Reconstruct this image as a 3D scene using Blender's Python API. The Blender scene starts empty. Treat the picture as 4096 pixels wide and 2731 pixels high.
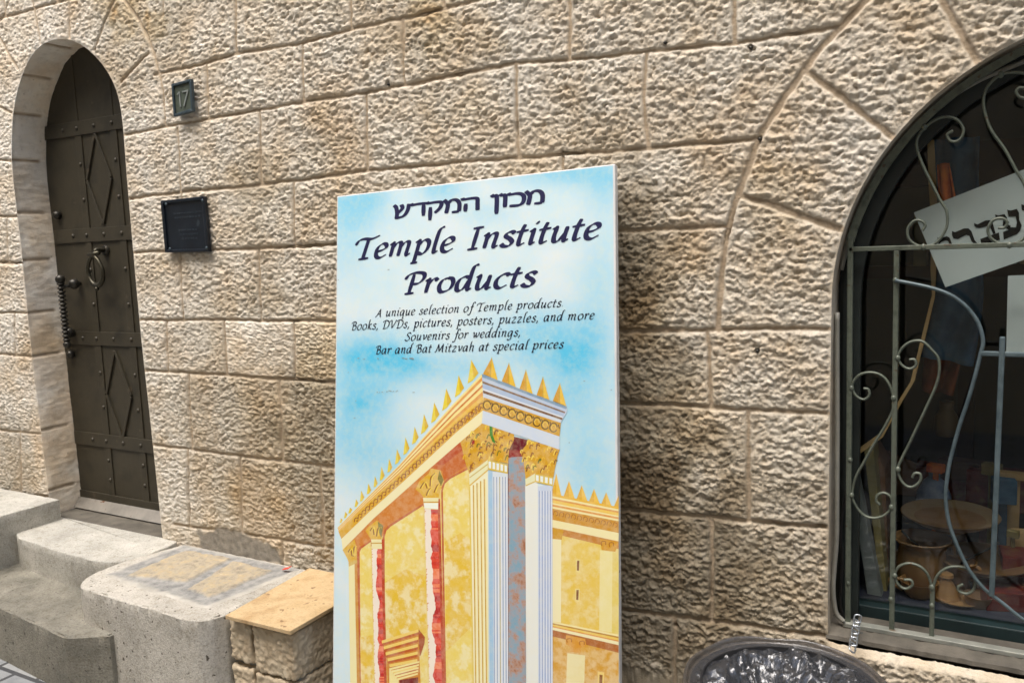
import bpy, math, random
import numpy as np
from mathutils import Vector, Matrix, noise as mnoise
import mathutils.geometry as mgeo

random.seed(7)
R = math.radians
sc = bpy.context.scene

# ------------------------------------------------------------------ camera, sky, sun, exposure
F_PX, YAW, PITCH, ROLL = 3400.0, 0.520783979, -0.114269817, -0.0389485402
CAM = Vector((0.0, -2.2, 1.6))
CAMR = (Matrix.Rotation(YAW, 3, 'Z') @ Matrix.Rotation(math.pi/2 + PITCH, 3, 'X') @ Matrix.Rotation(ROLL, 3, 'Z'))
cd = bpy.data.cameras.new("camera")
cam = bpy.data.objects.new("camera", cd)
sc.collection.objects.link(cam)
cam.matrix_world = Matrix.Translation(CAM) @ CAMR.to_4x4()
cd.sensor_width = 36.0
cd.lens = F_PX/4096*36
cd.clip_start = 0.05
cd.clip_end = 2000
cd.dof.use_dof = True
cd.dof.focus_distance = 2.45
cd.dof.aperture_fstop = 6.5
sc.camera = cam

SUN_EL, SUN_AZ = R(65), R(4)      # azimuth: to the left of straight behind the camera
world = bpy.data.worlds.new("World")
sc.world = world
world.use_nodes = True
wn = world.node_tree
bg = wn.nodes["Background"]
sky = wn.nodes.new("ShaderNodeTexSky")
sky.sky_type = 'NISHITA'
sky.sun_disc = False
sky.sun_elevation = SUN_EL
sky.air_density = 1.0
sky.dust_density = 4.0
sky.ozone_density = 0.6
wn.links.new(sky.outputs[0], bg.inputs[0])
bg.inputs[1].default_value = 0.082
sd = bpy.data.lights.new("sun", 'SUN')
sun = bpy.data.objects.new("sun", sd)
sc.collection.objects.link(sun)
sd.energy = 1.5
sd.angle = R(46)
sd.color = (1.0, 0.97, 0.93)
sdir = Vector((-math.sin(SUN_AZ)*math.cos(SUN_EL), -math.cos(SUN_AZ)*math.cos(SUN_EL), math.sin(SUN_EL)))
sun.rotation_euler = (-sdir).to_track_quat('-Z', 'Y').to_euler()
sky.sun_rotation = math.atan2(sdir.x, sdir.y)
sc.view_settings.view_transform = 'Standard'
sc.view_settings.look = 'None'
sc.view_settings.gamma = 1.0
sc.view_settings.exposure = 1.86

# ------------------------------------------------------------------ pixel -> point on a real plane
def ray(x, y):
    return CAMR @ Vector(((x-2048)/F_PX, -(y-1365.5)/F_PX, -1.0))
def W(x, y, Y=0.0):                       # on the vertical plane y = Y
    d = ray(x, y); return CAM + d*((Y-CAM.y)/d.y)
def Zp(x, y, z):                          # on the level plane z
    d = ray(x, y); return CAM + d*((z-CAM.z)/d.z)
def onplane(x, y, p0, n):
    d = ray(x, y); return CAM + d*((p0-CAM).dot(n)/d.dot(n))
def WL(pts, Y=0.0): return [W(a, b, Y) for a, b in pts]
def ZL(pts, z): return [Zp(a, b, z) for a, b in pts]
def lin(r, g=None, b=None):
    if g is None: r, g, b = r
    f = lambda c: (c/255/12.92) if c/255 <= .04045 else ((c/255+.055)/1.055)**2.4
    return (f(r), f(g), f(b), 1.0)

# ------------------------------------------------------------------ materials
def newmat(name):
    m = bpy.data.materials.new(name); m.use_nodes = True
    nt = m.node_tree; return m, nt, nt.nodes["Principled BSDF"]
def N(nt, typ, **kw):
    n = nt.nodes.new(typ)
    for k, v in kw.items(): setattr(n, k, v)
    return n
def L(nt, a, b): nt.links.new(a, b)
def tex_noise(nt, scale, detail=4, rough=.55, vec=None):
    n = N(nt, "ShaderNodeTexNoise"); n.inputs["Scale"].default_value = scale
    n.inputs["Detail"].default_value = detail; n.inputs["Roughness"].default_value = rough
    if vec is not None: L(nt, vec, n.inputs["Vector"])
    return n.outputs["Fac"]
def ramp(nt, fac, stops):
    r = N(nt, "ShaderNodeValToRGB"); el = r.color_ramp.elements
    while len(el) < len(stops): el.new(0.5)
    for e, (p, c) in zip(el, stops):
        e.position = p; e.color = c if len(c) == 4 else (*c, 1)
    L(nt, fac, r.inputs[0]); return r.outputs[0]
def mix(nt, fac, a, b, mode='MIX'):
    m = N(nt, "ShaderNodeMix", data_type='RGBA', blend_type=mode)
    for sock, v in ((m.inputs[0], fac), (m.inputs[6], a), (m.inputs[7], b)):
        if isinstance(v, (int, float)): sock.default_value = v
        elif isinstance(v, (tuple, list)): sock.default_value = v if len(v) == 4 else (*v, 1)
        else: L(nt, v, sock)
    return m.outputs[2]
def math_(nt, op, a, b=0.0):
    m = N(nt, "ShaderNodeMath", operation=op)
    for s, v in zip(m.inputs, (a, b)):
        if isinstance(v, (int, float)): s.default_value = v
        else: L(nt, v, s)
    return m.outputs[0]
def objco(nt): return N(nt, "ShaderNodeTexCoord").outputs["Object"]
def bump(nt, h, strength, dist, bsdf, normal=None):
    b = N(nt, "ShaderNodeBump"); b.inputs["Strength"].default_value = strength
    b.inputs["Distance"].default_value = dist; L(nt, h, b.inputs["Height"])
    if normal is not None: L(nt, normal, b.inputs["Normal"])
    L(nt, b.outputs[0], bsdf.inputs["Normal"]); return b.outputs[0]

def mat_mottled(name, c1, c2, scale=6, rough=.7, metal=0, bscale=60, bstr=.2, bdist=.002, c3=None, spec=.5, speck=None, grain=0):
    m, nt, p = newmat(name); co = objco(nt)
    n = tex_noise(nt, scale, 6, .6, co)
    stops = [(.3, c1), (.68, c2)] if c3 is None else [(.28, c1), (.5, c2), (.72, c3)]
    col = ramp(nt, n, stops)
    if grain:
        g = tex_noise(nt, 150, 6, .75, co)
        col = mix(nt, grain, col, ramp(nt, g, [(.32, (.62, .60, .57, 1)), (.5, (1, 1, 1, 1)), (.68, (1.16, 1.15, 1.13, 1))]), 'MULTIPLY')
        g2 = tex_noise(nt, 34, 6, .7, co)
        col = mix(nt, grain*.8, col, ramp(nt, g2, [(.34, (.74, .72, .68, 1)), (.52, (1, 1, 1, 1))]), 'MULTIPLY')
    if speck:
        s = tex_noise(nt, speck[0], 2, .5, co)
        col = mix(nt, ramp(nt, s, [(speck[1], (0, 0, 0, 1)), (speck[1]+.04, (1, 1, 1, 1))]), col, speck[2])
    L(nt, col, p.inputs["Base Color"])
    p.inputs["Roughness"].default_value = rough; p.inputs["Metallic"].default_value = metal
    p.inputs["Specular IOR Level"].default_value = spec
    if bstr: bump(nt, tex_noise(nt, bscale, 5, .6, co), bstr, bdist, p)
    return m

def mat_stone_wall():
    m, nt, p = newmat("limestone_masonry"); co = objco(nt)
    at = N(nt, "ShaderNodeAttribute"); at.attribute_name = "stone"
    sep = N(nt, "ShaderNodeSeparateColor"); L(nt, at.outputs["Color"], sep.inputs[0])
    val, warm, mort, cem = sep.outputs[0], sep.outputs[1], sep.outputs[2], at.outputs["Alpha"]
    base = ramp(nt, math_(nt, 'MULTIPLY', warm, .5), [(0, lin(233, 226, 213)), (.5, lin(211, 196, 168)), (1, lin(202, 160, 102))])
    n1 = tex_noise(nt, 5.5, 5, .6, co)
    base = mix(nt, math_(nt, 'MULTIPLY', ramp(nt, n1, [(.42, (0, 0, 0, 1)), (.68, (1, 1, 1, 1))]), .5), base, lin(204, 172, 124))
    n2 = tex_noise(nt, 38, 5, .65, co)
    base = mix(nt, .6, base, ramp(nt, n2, [(.3, (.74, .72, .68, 1)), (.5, (1, 1, 1, 1)), (.75, (1.1, 1.08, 1.05, 1))]), 'MULTIPLY')
    n3 = tex_noise(nt, 2.3, 3, .5, co)
    base = mix(nt, math_(nt, 'MULTIPLY', ramp(nt, n3, [(.56, (0, 0, 0, 1)), (.72, (1, 1, 1, 1))]), .4), base, lin(196, 158, 104))
    dk = N(nt, "ShaderNodeTexVoronoi"); dk.inputs["Scale"].default_value = 26; L(nt, co, dk.inputs["Vector"])
    base = mix(nt, math_(nt, 'MULTIPLY', ramp(nt, dk.outputs["Distance"], [(.04, (1, 1, 1, 1)), (.11, (0, 0, 0, 1))]), .55), base, lin(140, 122, 98))
    vm = N(nt, "ShaderNodeVectorMath", operation='SCALE'); L(nt, base, vm.inputs[0]); L(nt, val, vm.inputs["Scale"])
    mcol = ramp(nt, tex_noise(nt, 14, 5, .6, co), [(.3, lin(150, 133, 111)), (.7, lin(188, 170, 146))])
    c = mix(nt, mort, vm.outputs[0], mcol)
    c = mix(nt, cem, c, ramp(nt, n2, [(.3, lin(120, 114, 104)), (.7, lin(160, 152, 138))]))
    L(nt, c, p.inputs["Base Color"]); p.inputs["Roughness"].default_value = .92
    p.inputs["Specular IOR Level"].default_value = .25
    f = tex_noise(nt, 190, 5, .65, co)
    bump(nt, f, .75, .004, p)
    return m

M = {}
M['wall'] = mat_stone_wall()
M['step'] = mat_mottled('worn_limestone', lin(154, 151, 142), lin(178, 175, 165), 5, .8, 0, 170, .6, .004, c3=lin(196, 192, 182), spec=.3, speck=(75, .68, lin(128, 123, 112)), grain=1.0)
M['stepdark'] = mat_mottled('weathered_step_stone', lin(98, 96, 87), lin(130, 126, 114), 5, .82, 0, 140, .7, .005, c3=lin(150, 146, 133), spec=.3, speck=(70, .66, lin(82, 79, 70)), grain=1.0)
M['bench'] = mat_mottled('pitted_bench_stone', lin(160, 155, 144), lin(184, 179, 168), 5, .85, 0, 170, .7, .004, c3=lin(200, 195, 184), spec=.3, speck=(62, .66, lin(92, 86, 76)), grain=1.0)
M['inlay'] = mat_mottled('rough_inlay_stone', lin(150, 138, 118), lin(196, 184, 162), 26, .9, 0, 90, .9, .008, c3=lin(200, 176, 132), spec=.2)
M['cement'] = mat_mottled('grey_cement', lin(134, 136, 134), lin(178, 178, 172), 14, .9, 0, 120, .5, .004, spec=.2)
M['tile'] = mat_mottled('honey_tile', lin(170, 138, 96), lin(200, 174, 134), 11, .5, 0, 150, .15, .001, c3=lin(184, 156, 114), spec=.35, speck=(34, .68, lin(138, 110, 78)), grain=.6)
M['tile_edge'] = mat_mottled('tile_edge', lin(130, 112, 92), lin(160, 140, 116), 30, .8)
M['blockstone'] = mat_mottled('split_block_stone', lin(170, 152, 126), lin(205, 190, 164), 16, .9, 0, 90, .6, .005, spec=.2)
M['door'] = mat_mottled('dark_bronze_door_paint', lin(37, 34, 26), lin(56, 51, 39), 8, .5, .0, 50, .3, .002, c3=lin(45, 41, 32), spec=.4, speck=(22, .70, lin(70, 62, 49)), grain=.4)
M['iron_dark'] = mat_mottled('dark_iron', lin(44, 42, 38), lin(66, 63, 56), 30, .38, .6, 80, .15, .001)
M['brass'] = mat_mottled('old_brass', lin(42, 40, 33), lin(78, 74, 60), 40, .38, .7, 80, .1, .001)
M['kick'] = mat_mottled('worn_kick_plate', lin(112, 108, 100), lin(140, 134, 124), 14, .5, .2, speck=(30, .68, lin(98, 66, 44)))
M['plate_green'] = mat_mottled('green_bronze', lin(62, 70, 60), lin(84, 92, 80), 18, .5, .2)
M['plate_frame'] = mat_mottled('dark_blue_frame', lin(44, 56, 62), lin(72, 86, 92), 18, .4, .3)
M['numeral'] = mat_mottled('pale_metal', lin(118, 124, 120), lin(150, 155, 150), 20, .4, .3)
M['plaque'] = mat_mottled('dark_blue_plaque', lin(17, 22, 29), lin(30, 37, 46), 12, .35, .25, speck=(22, .69, lin(52, 60, 66)))
M['worn'] = mat_mottled('worn_plaque_letters', lin(30, 38, 46), lin(48, 56, 64), 30, .5, .2)
M['whiteboard'] = mat_mottled('white_board', lin(204, 204, 202), lin(220, 220, 218), 6, .45, 0, 20, .05, .001, speck=(55, .72, lin(150, 148, 140)))
M['ink'] = mat_mottled('navy_ink', lin(24, 24, 62), lin(30, 30, 72), 8, .4, 0, bstr=0)
M['ink_thin'] = mat_mottled('black_blue_ink', lin(18, 22, 40), lin(24, 28, 48), 8, .4, 0, bstr=0)
M['grille'] = mat_mottled('green_grey_grille_paint', lin(62, 68, 58), lin(94, 100, 88), 34, .42, .15, 120, .25, .001, c3=lin(78, 84, 72), speck=(70, .68, lin(80, 68, 52)))
M['grille_blue'] = mat_mottled('blue_grey_grille_paint', lin(62, 76, 80), lin(94, 108, 112), 34, .4, .15, 120, .25, .001, speck=(60, .69, lin(80, 84, 84)))
M['grille_base'] = mat_mottled('pale_metal_strip', lin(128, 130, 122), lin(160, 160, 150), 16, .4, .3, speck=(20, .68, lin(108, 96, 80)))
M['frame_dark'] = mat_mottled('black_green_frame', lin(22, 28, 26), lin(36, 44, 42), 10, .5)
M['frame_teal'] = mat_mottled('dark_teal_sill', lin(16, 32, 34), lin(26, 46, 48), 10, .45)
M['sillstone'] = mat_mottled('stained_sill_concrete', lin(70, 67, 60), lin(108, 102, 92), 9, .85, 0, 120, .4, .003, spec=.25, speck=(24, .68, lin(56, 58, 60)))
M['cable'] = mat_mottled('grey_cable', lin(112, 110, 102), lin(140, 138, 128), 12, .5)
M['cable_black'] = mat_mottled('black_cable', lin(22, 22, 22), lin(34, 34, 34), 12, .5)
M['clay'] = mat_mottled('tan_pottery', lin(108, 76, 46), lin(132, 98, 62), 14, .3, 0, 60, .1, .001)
M['clay_lit'] = mat_mottled('tan_pottery_lit', lin(146, 104, 64), lin(172, 130, 84), 14, .35, 0, 60, .1, .001)  # tan pottery copied brighter, standing in for light on the small pots
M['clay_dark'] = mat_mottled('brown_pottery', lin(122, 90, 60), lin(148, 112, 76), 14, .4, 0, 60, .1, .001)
M['clay_pale'] = mat_mottled('cream_glaze', lin(126, 102, 74), lin(140, 116, 86), 14, .3, 0, bstr=0)
M['paper'] = mat_mottled('white_paper', lin(214, 217, 217), lin(230, 233, 233), 3, .7, 0, bstr=0)
M['blackink'] = mat_mottled('black_ink', lin(6, 6, 8), lin(10, 10, 12), 8, .7, 0, bstr=0, spec=.1)
M['room'] = mat_mottled('dim_room_paint', lin(84, 78, 66), lin(104, 96, 82), 3, .9)
M['room_dark'] = mat_mottled('dark_display_cloth', lin(34, 38, 56), lin(52, 54, 72), 16, .9, c3=lin(60, 56, 66))
M['wood_pale'] = mat_mottled('pale_wood', lin(200, 158, 104), lin(218, 180, 128), 9, .6)
M['orange'] = mat_mottled('orange_textile', lin(226, 96, 28), lin(240, 130, 50), 14, .9, c3=lin(190, 56, 34))
M['bluecloth'] = mat_mottled('blue_textile', lin(56, 86, 118), lin(78, 108, 134), 9, .9, c3=lin(40, 64, 92))
M['redbox'] = mat_mottled('red_print', lin(84, 22, 18), lin(110, 32, 24), 26, .6, c3=lin(124, 86, 40))
M['darkwood'] = mat_mottled('dark_wood', lin(66, 42, 30), lin(88, 58, 40), 12, .7)
M['glaze_blue'] = mat_mottled('blue_glaze', lin(90, 110, 150), lin(160, 172, 196), 30, .4)
M['book_a'] = mat_mottled('grey_book', lin(110, 112, 112), lin(142, 144, 142), 8, .6)
M['book_b'] = mat_mottled('olive_book', lin(120, 108, 66), lin(150, 132, 82), 10, .6)
M['book_c'] = mat_mottled('brown_book', lin(104, 70, 46), lin(128, 90, 60), 10, .6)
M['bin'] = mat_mottled('black_bin_plastic', lin(26, 26, 28), lin(38, 38, 40), 8, .5)
M['steel'] = mat_mottled('galvanised_steel', lin(170, 176, 182), lin(200, 204, 208), 40, .3, .9)
M['redscrap'] = mat_mottled('red_paper', lin(190, 50, 32), lin(214, 74, 50), 20, .6)
M['street'] = mat_mottled('street_stone', lin(112, 116, 120), lin(164, 166, 166), 7, .75, 0, 60, .5, .006)
M['opposite'] = mat_mottled('opposite_stone', lin(190, 176, 150), lin(206, 192, 168), 3, .95)

def mat_print():
    m, nt, p = newmat("printed_picture"); co = objco(nt)
    at = N(nt, "ShaderNodeAttribute"); at.attribute_name = "ink"
    n = tex_noise(nt, 26, 5, .62, co)
    pale = mix(nt, .72, at.outputs["Color"], lin(250, 244, 205))
    f = math_(nt, 'MULTIPLY', ramp(nt, n, [(.46, (0, 0, 0, 1)), (.58, (1, 1, 1, 1))]), at.outputs["Alpha"])
    c = mix(nt, f, at.outputs["Color"], pale)
    n2 = tex_noise(nt, 11, 4, .6, co)
    dk = mix(nt, .75, at.outputs["Color"], lin(238, 196, 72))
    f2 = math_(nt, 'MULTIPLY', ramp(nt, n2, [(.5, (0, 0, 0, 1)), (.62, (1, 1, 1, 1))]), at.outputs["Alpha"])
    c = mix(nt, math_(nt, 'MULTIPLY', f2, .32), c, dk)
    w = tex_noise(nt, 48, 6, .7, co); w2 = tex_noise(nt, 9, 4, .6, co)
    c = mix(nt, math_(nt, 'MULTIPLY', ramp(nt, w, [(.42, (0, 0, 0, 1)), (.66, (1, 1, 1, 1))]), .20), c, lin(250, 242, 206))
    c = mix(nt, math_(nt, 'MULTIPLY', ramp(nt, w2, [(.45, (0, 0, 0, 1)), (.7, (1, 1, 1, 1))]), .05), c, lin(226, 236, 236))
    c = mix(nt, 1.0, c, (.84, .84, .84, 1), 'MULTIPLY')
    L(nt, c, p.inputs["Base Color"])
    p.inputs["Roughness"].default_value = .36; p.inputs["Specular IOR Level"].default_value = .3
    return m
M['print'] = mat_print()
def mat_marble():
    m, nt, p = newmat("printed_marble"); co = objco(nt)
    at = N(nt, "ShaderNodeAttribute"); at.attribute_name = "ink"
    n = tex_noise(nt, 52, 6, .7, co)
    c = mix(nt, ramp(nt, n, [(.44, (0, 0, 0, 1)), (.54, (1, 1, 1, 1))]), at.outputs["Color"], lin(250, 238, 226))
    c = mix(nt, at.outputs["Alpha"], at.outputs["Color"], c)
    L(nt, c, p.inputs["Base Color"]); p.inputs["Roughness"].default_value = .32
    return m
M['marble'] = mat_marble()
def mat_greymarble():
    m, nt, p = newmat("printed_grey_marble"); co = objco(nt)
    n = tex_noise(nt, 28, 6, .7, co)
    c = ramp(nt, n, [(.34, lin(120, 160, 178)), (.47, lin(150, 158, 166)), (.56, lin(176, 140, 120)), (.66, lin(150, 96, 62))])
    L(nt, c, p.inputs["Base Color"]); p.inputs["Roughness"].default_value = .32
    return m
M['greymarble'] = mat_greymarble()
def mat_glass():
    m, nt, p = newmat("window_glass")
    nt.nodes.remove(p)
    out = nt.nodes["Material Output"]
    tr = N(nt, "ShaderNodeBsdfTransparent"); tr.inputs[0].default_value = (.84, .87, .86, 1)
    gl = N(nt, "ShaderNodeBsdfGlossy"); gl.inputs["Roughness"].default_value = .02
    lw = N(nt, "ShaderNodeLayerWeight"); lw.inputs[0].default_value = .5
    fr = math_(nt, 'ADD', math_(nt, 'MULTIPLY', math_(nt, 'POWER', lw.outputs["Facing"], 5.0), .9), .035)
    mx = N(nt, "ShaderNodeMixShader"); L(nt, fr, mx.inputs[0])
    L(nt, tr.outputs[0], mx.inputs[1]); L(nt, gl.outputs[0], mx.inputs[2]); L(nt, mx.outputs[0], out.inputs[0])
    return m
M['glass'] = mat_glass()
def mat_bag(name, col, opac):
    m, nt, p = newmat(name); co = objco(nt)
    out = nt.nodes["Material Output"]
    p.inputs["Base Color"].default_value = col
    p.inputs["Roughness"].default_value = .22; p.inputs["Specular IOR Level"].default_value = 1.0
    p.inputs["Coat Weight"].default_value = .5; p.inputs["Coat Roughness"].default_value = .12
    v = N(nt, "ShaderNodeTexNoise"); v.inputs["Scale"].default_value = 40; v.inputs["Detail"].default_value = 5
    v.inputs["Distortion"].default_value = 1.6; L(nt, co, v.inputs["Vector"])
    bump(nt, v.outputs["Fac"], .5, .008, p)
    tr = N(nt, "ShaderNodeBsdfTransparent"); tr.inputs[0].default_value = (.72, .69, .66, 1)
    mx = N(nt, "ShaderNodeMixShader"); mx.inputs[0].default_value = opac
    L(nt, tr.outputs[0], mx.inputs[1]); L(nt, p.outputs[0], mx.inputs[2]); L(nt, mx.outputs[0], out.inputs[0])
    return m
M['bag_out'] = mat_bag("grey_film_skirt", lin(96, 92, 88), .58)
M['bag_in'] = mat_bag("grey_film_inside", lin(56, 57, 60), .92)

# ------------------------------------------------------------------ objects
COL = sc.collection
def origin(o):
    v = Vector((0, 0, 0))
    while o is not None: v += o.location; o = o.parent
    return v
def tag(o, label=None, cat=None, group=None, kind=None):
    if label: o['label'] = label
    if cat: o['category'] = cat
    if group: o['group'] = group
    if kind: o['kind'] = kind
    return o
def thing(name, label, cat, loc, group=None):
    o = bpy.data.objects.new(name, None); COL.objects.link(o)
    o.empty_display_size = .05; o.location = loc
    return tag(o, label, cat, group)

def crspline(pts, n=8, closed=False):
    P = [np.array(p, float) for p in pts]
    if len(P) < 3 and not closed: 
        return [P[0]*(1-t)+P[1]*t for t in np.linspace(0, 1, n+1)]
    out = []; m = len(P)
    rng = range(m) if closed else range(m-1)
    for i in rng:
        p1, p2 = P[i], P[(i+1) % m]
        p0 = P[i-1] if (closed or i > 0) else 2*p1-p2
        p3 = P[(i+2) % m] if (closed or i < m-2) else 2*p2-p1
        for k in range(n):
            t = k/n
            out.append(.5*((2*p1)+(-p0+p2)*t+(2*p0-5*p1+4*p2-p3)*t*t+(-p0+3*p1-3*p2+p3)*t**3))
    if not closed: out.append(P[-1])
    return out

class MB:
    def __init__(s): s.v = []; s.f = []; s.c = []; s.m = []
    def add(s, vs, fs, col=None, mi=0):
        b = len(s.v); s.v += [Vector(v) for v in vs]
        for f in fs: s.f.append([i+b for i in f]); s.c.append(col); s.m.append(mi)
    def box(s, c, size, rot=None, mi=0):
        c = Vector(c); h = Vector(size)/2
        vs = [Vector((x*h.x, y*h.y, z*h.z)) for x in (-1, 1) for y in (-1, 1) for z in (-1, 1)]
        if rot is not None: vs = [rot @ v for v in vs]
        s.add([c+v for v in vs], [(0, 1, 3, 2), (4, 6, 7, 5), (0, 4, 5, 1), (2, 3, 7, 6), (0, 2, 6, 4), (1, 5, 7, 3)], mi=mi)
    def prism(s, poly, off, mi=0, col=None):     # planar polygon extruded by the vector off
        poly = [Vector(p) for p in poly]; off = Vector(off); n = len(poly)
        vs = poly+[p+off for p in poly]
        s.add(vs, [tuple(range(n))[::-1], tuple(range(n, 2*n))]+[(i, (i+1) % n, n+(i+1) % n, n+i) for i in range(n)], col, mi)
    def tube(s, pts, r, n=8, closed=False, flat=None, up=None, mi=0):
        P = [Vector(p) for p in pts]; m = len(P); rings = []
        prev = None
        for i, p in enumerate(P):
            a = P[(i-1) % m] if (closed or i > 0) else p
            b = P[(i+1) % m] if (closed or i < m-1) else p
            t = (b-a).normalized() if (b-a).length > 1e-9 else Vector((0, 0, 1))
            u = Vector(up) if up is not None else (prev if prev is not None else (Vector((0, 1, 0)) if abs(t.y) < .9 else Vector((1, 0, 0))))
            u = (u-t*u.dot(t)).normalized(); w = t.cross(u); prev = u
            rr = r[i] if isinstance(r, (list, tuple)) else r
            f = flat or 1.0
            rings.append([p+u*(math.cos(2*math.pi*k/n)*rr*f)+w*(math.sin(2*math.pi*k/n)*rr) for k in range(n)])
        vs = [v for rg in rings for v in rg]; fs = []
        for i in range(m if closed else m-1):
            j = (i+1) % m
            for k in range(n): fs.append((i*n+k, i*n+(k+1) % n, j*n+(k+1) % n, j*n+k))
        if not closed: fs += [tuple(range(n))[::-1], tuple((m-1)*n+k for k in range(n))]
        s.add(vs, fs, mi=mi)
    def bar(s, a, b, wx, wy, axis=(0, 1, 0), mi=0):   # square bar from a to b
        a, b = Vector(a), Vector(b); t = (b-a).normalized(); u = Vector(axis); u = (u-t*u.dot(t)).normalized(); w = t.cross(u)
        vs = [p+u*(sx*wy/2)+w*(sy*wx/2) for p in (a, b) for sx, sy in ((-1, -1), (1, -1), (1, 1), (-1, 1))]
        s.add(vs, [(3, 2, 1, 0), (4, 5, 6, 7)]+[(i, (i+1) % 4, 4+(i+1) % 4, 4+i) for i in range(4)], mi=mi)
    def lathe(s, c, prof, n=32, mi=0, axis=None):
        c = Vector(c); q = Vector(axis).to_track_quat('Z', 'Y') if axis is not None else None
        vs = []
        for r, z in prof:
            for k in range(n):
                v = Vector((r*math.cos(2*math.pi*k/n), r*math.sin(2*math.pi*k/n), z))
                vs.append(c+(q @ v if q is not None else v))
        fs = []
        for i in range(len(prof)-1):
            for k in range(n): fs.append((i*n+k, i*n+(k+1) % n, (i+1)*n+(k+1) % n, (i+1)*n+k))
        s.add(vs, fs, mi=mi)
    def ball(s, c, r, n=14, sq=(1, 1, 1), mi=0):
        c = Vector(c); vs = []; m = n//2
        for i in range(m+1):
            th = math.pi*i/m
            for k in range(n):
                ph = 2*math.pi*k/n
                vs.append(c+Vector((r*sq[0]*math.sin(th)*math.cos(ph), r*sq[1]*math.sin(th)*math.sin(ph), r*sq[2]*math.cos(th))))
        s.add(vs, [(i*n+k, (i+1)*n+k, (i+1)*n+(k+1) % n, i*n+(k+1) % n) for i in range(m) for k in range(n)], mi=mi)
    def build(s, name, mat, parent=None, smooth=False, bevel=0, attr=None, loc=None):
        me = bpy.data.meshes.new(name)
        o = bpy.data.objects.new(name, me); COL.objects.link(o)
        base = Vector((0, 0, 0))
        if parent is not None: o.parent = parent; base = origin(parent)
        if loc is not None: o.location = Vector(loc)-base; base = Vector(loc)
        me.from_pydata([tuple(v-base) for v in s.v], [], s.f)
        for mm in (mat if isinstance(mat, (list, tuple)) else [mat]): me.materials.append(mm)
        me.polygons.foreach_set("material_index", s.m)
        if attr:
            ca = me.color_attributes.new(attr, 'FLOAT_COLOR', 'CORNER'); buf = []
            for f, c in zip(s.f, s.c): buf += list(c)*len(f)
            ca.data.foreach_set("color", buf)
        if smooth:
            me.polygons.foreach_set("use_smooth", [True]*len(me.polygons))
            if smooth != 'all':
                try: me.set_sharp_from_angle(angle=R(40))
                except Exception: pass
        me.update()
        if bevel:
            bm = o.modifiers.new("bevel", 'BEVEL'); bm.width = bevel; bm.segments = 2; bm.limit_method = 'ANGLE'; bm.angle_limit = R(40)
        return o

# ------------------------------------------------------------------ numpy noise
def _h(ix, iy, seed):
    h = (ix.astype(np.int64)*374761393+iy.astype(np.int64)*668265263+seed*2147483647 % 4294967291) & 0xFFFFFFFF
    h = ((h ^ (h >> 13))*1274126177) & 0xFFFFFFFF
    h = ((h ^ (h >> 15))*2246822519) & 0xFFFFFFFF
    return (h ^ (h >> 16)).astype(np.float64)/4294967296.0
def perlin(x, y, seed=0):
    xi, yi = np.floor(x), np.floor(y); fx, fy = x-xi, y-yi
    u = fx*fx*fx*(fx*(fx*6-15)+10); v = fy*fy*fy*(fy*(fy*6-15)+10)
    def g(dx, dy):
        a = _h(xi+dx, yi+dy, seed)*2*np.pi
        return np.cos(a)*(fx-dx)+np.sin(a)*(fy-dy)
    a, b, c, d = g(0, 0), g(1, 0), g(0, 1), g(1, 1)
    return (a+(b-a)*u)*(1-v)+(c+(d-c)*u)*v
def worley(x, y, seed=0):
    xi, yi = np.floor(x), np.floor(y); d1 = np.full(x.shape, 9.0); d2 = np.full(x.shape, 9.0)
    for dx in (-1, 0, 1):
        for dy in (-1, 0, 1):
            a, b = xi+dx, yi+dy
            d = np.hypot(a+.1+.8*_h(a, b, seed)-x, b+.1+.8*_h(a, b, seed+71)-y)
            d2 = np.minimum(d2, np.maximum(d, d1)); d1 = np.minimum(d1, d)
    return d1, d2
def sstep(a, b, x):
    t = np.clip((x-a)/(b-a), 0, 1); return t*t*(3-2*t)

# ------------------------------------------------------------------ the stone wall: joints read as courses and voussoirs
k7 = lambda L_: [(2400+a*.871, b*.871) for a, b in L_]
k2 = lambda L_: [(a*.871, b*.871) for a, b in L_]
k1 = lambda L_: [(a*.8706, 1366+b*.8706) for a, b in L_]
k8 = lambda L_: [(2400+a*.8703, 1366+b*.8703) for a, b in L_]
k0 = lambda L_: [(a*.4464, b*.4464) for a, b in L_]
courses = [
 [(620, 300), (836, 253), (940, 218), (1215, 174), (1411, 118), (1616, 74), (1773, 39), (1900, 5), (2100, -50), (2500, -120)],
 [(497, 542), (671, 505), (1045, 440), (1217, 408), (1459, 374), (1625, 340), (2051, 257), (2286, 239), (2591, 209), (2940, 172), (3349, 109)],
 [(508, 796), (714, 770), (1024, 744), (1477, 683), (2078, 631), (2591, 592), (3027, 557)],
 [(530, 1008), (1036, 993), (1500, 968), (2496, 923), (2914, 906)],
 [(560, 1280), (1176, 1280), (2000, 1306), (2496, 1324), (3330, 1311)],
 [(575, 1479), (1328, 1527), (2496, 1610), (3330, 1653)],
 [(615, 1778), (1328, 1867), (2496, 2036), (3330, 2108)],
 [(700, 2095), (975, 2132), (1328, 2188), (2496, 2436), (2861, 2480), (3330, 2545)]]
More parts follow.
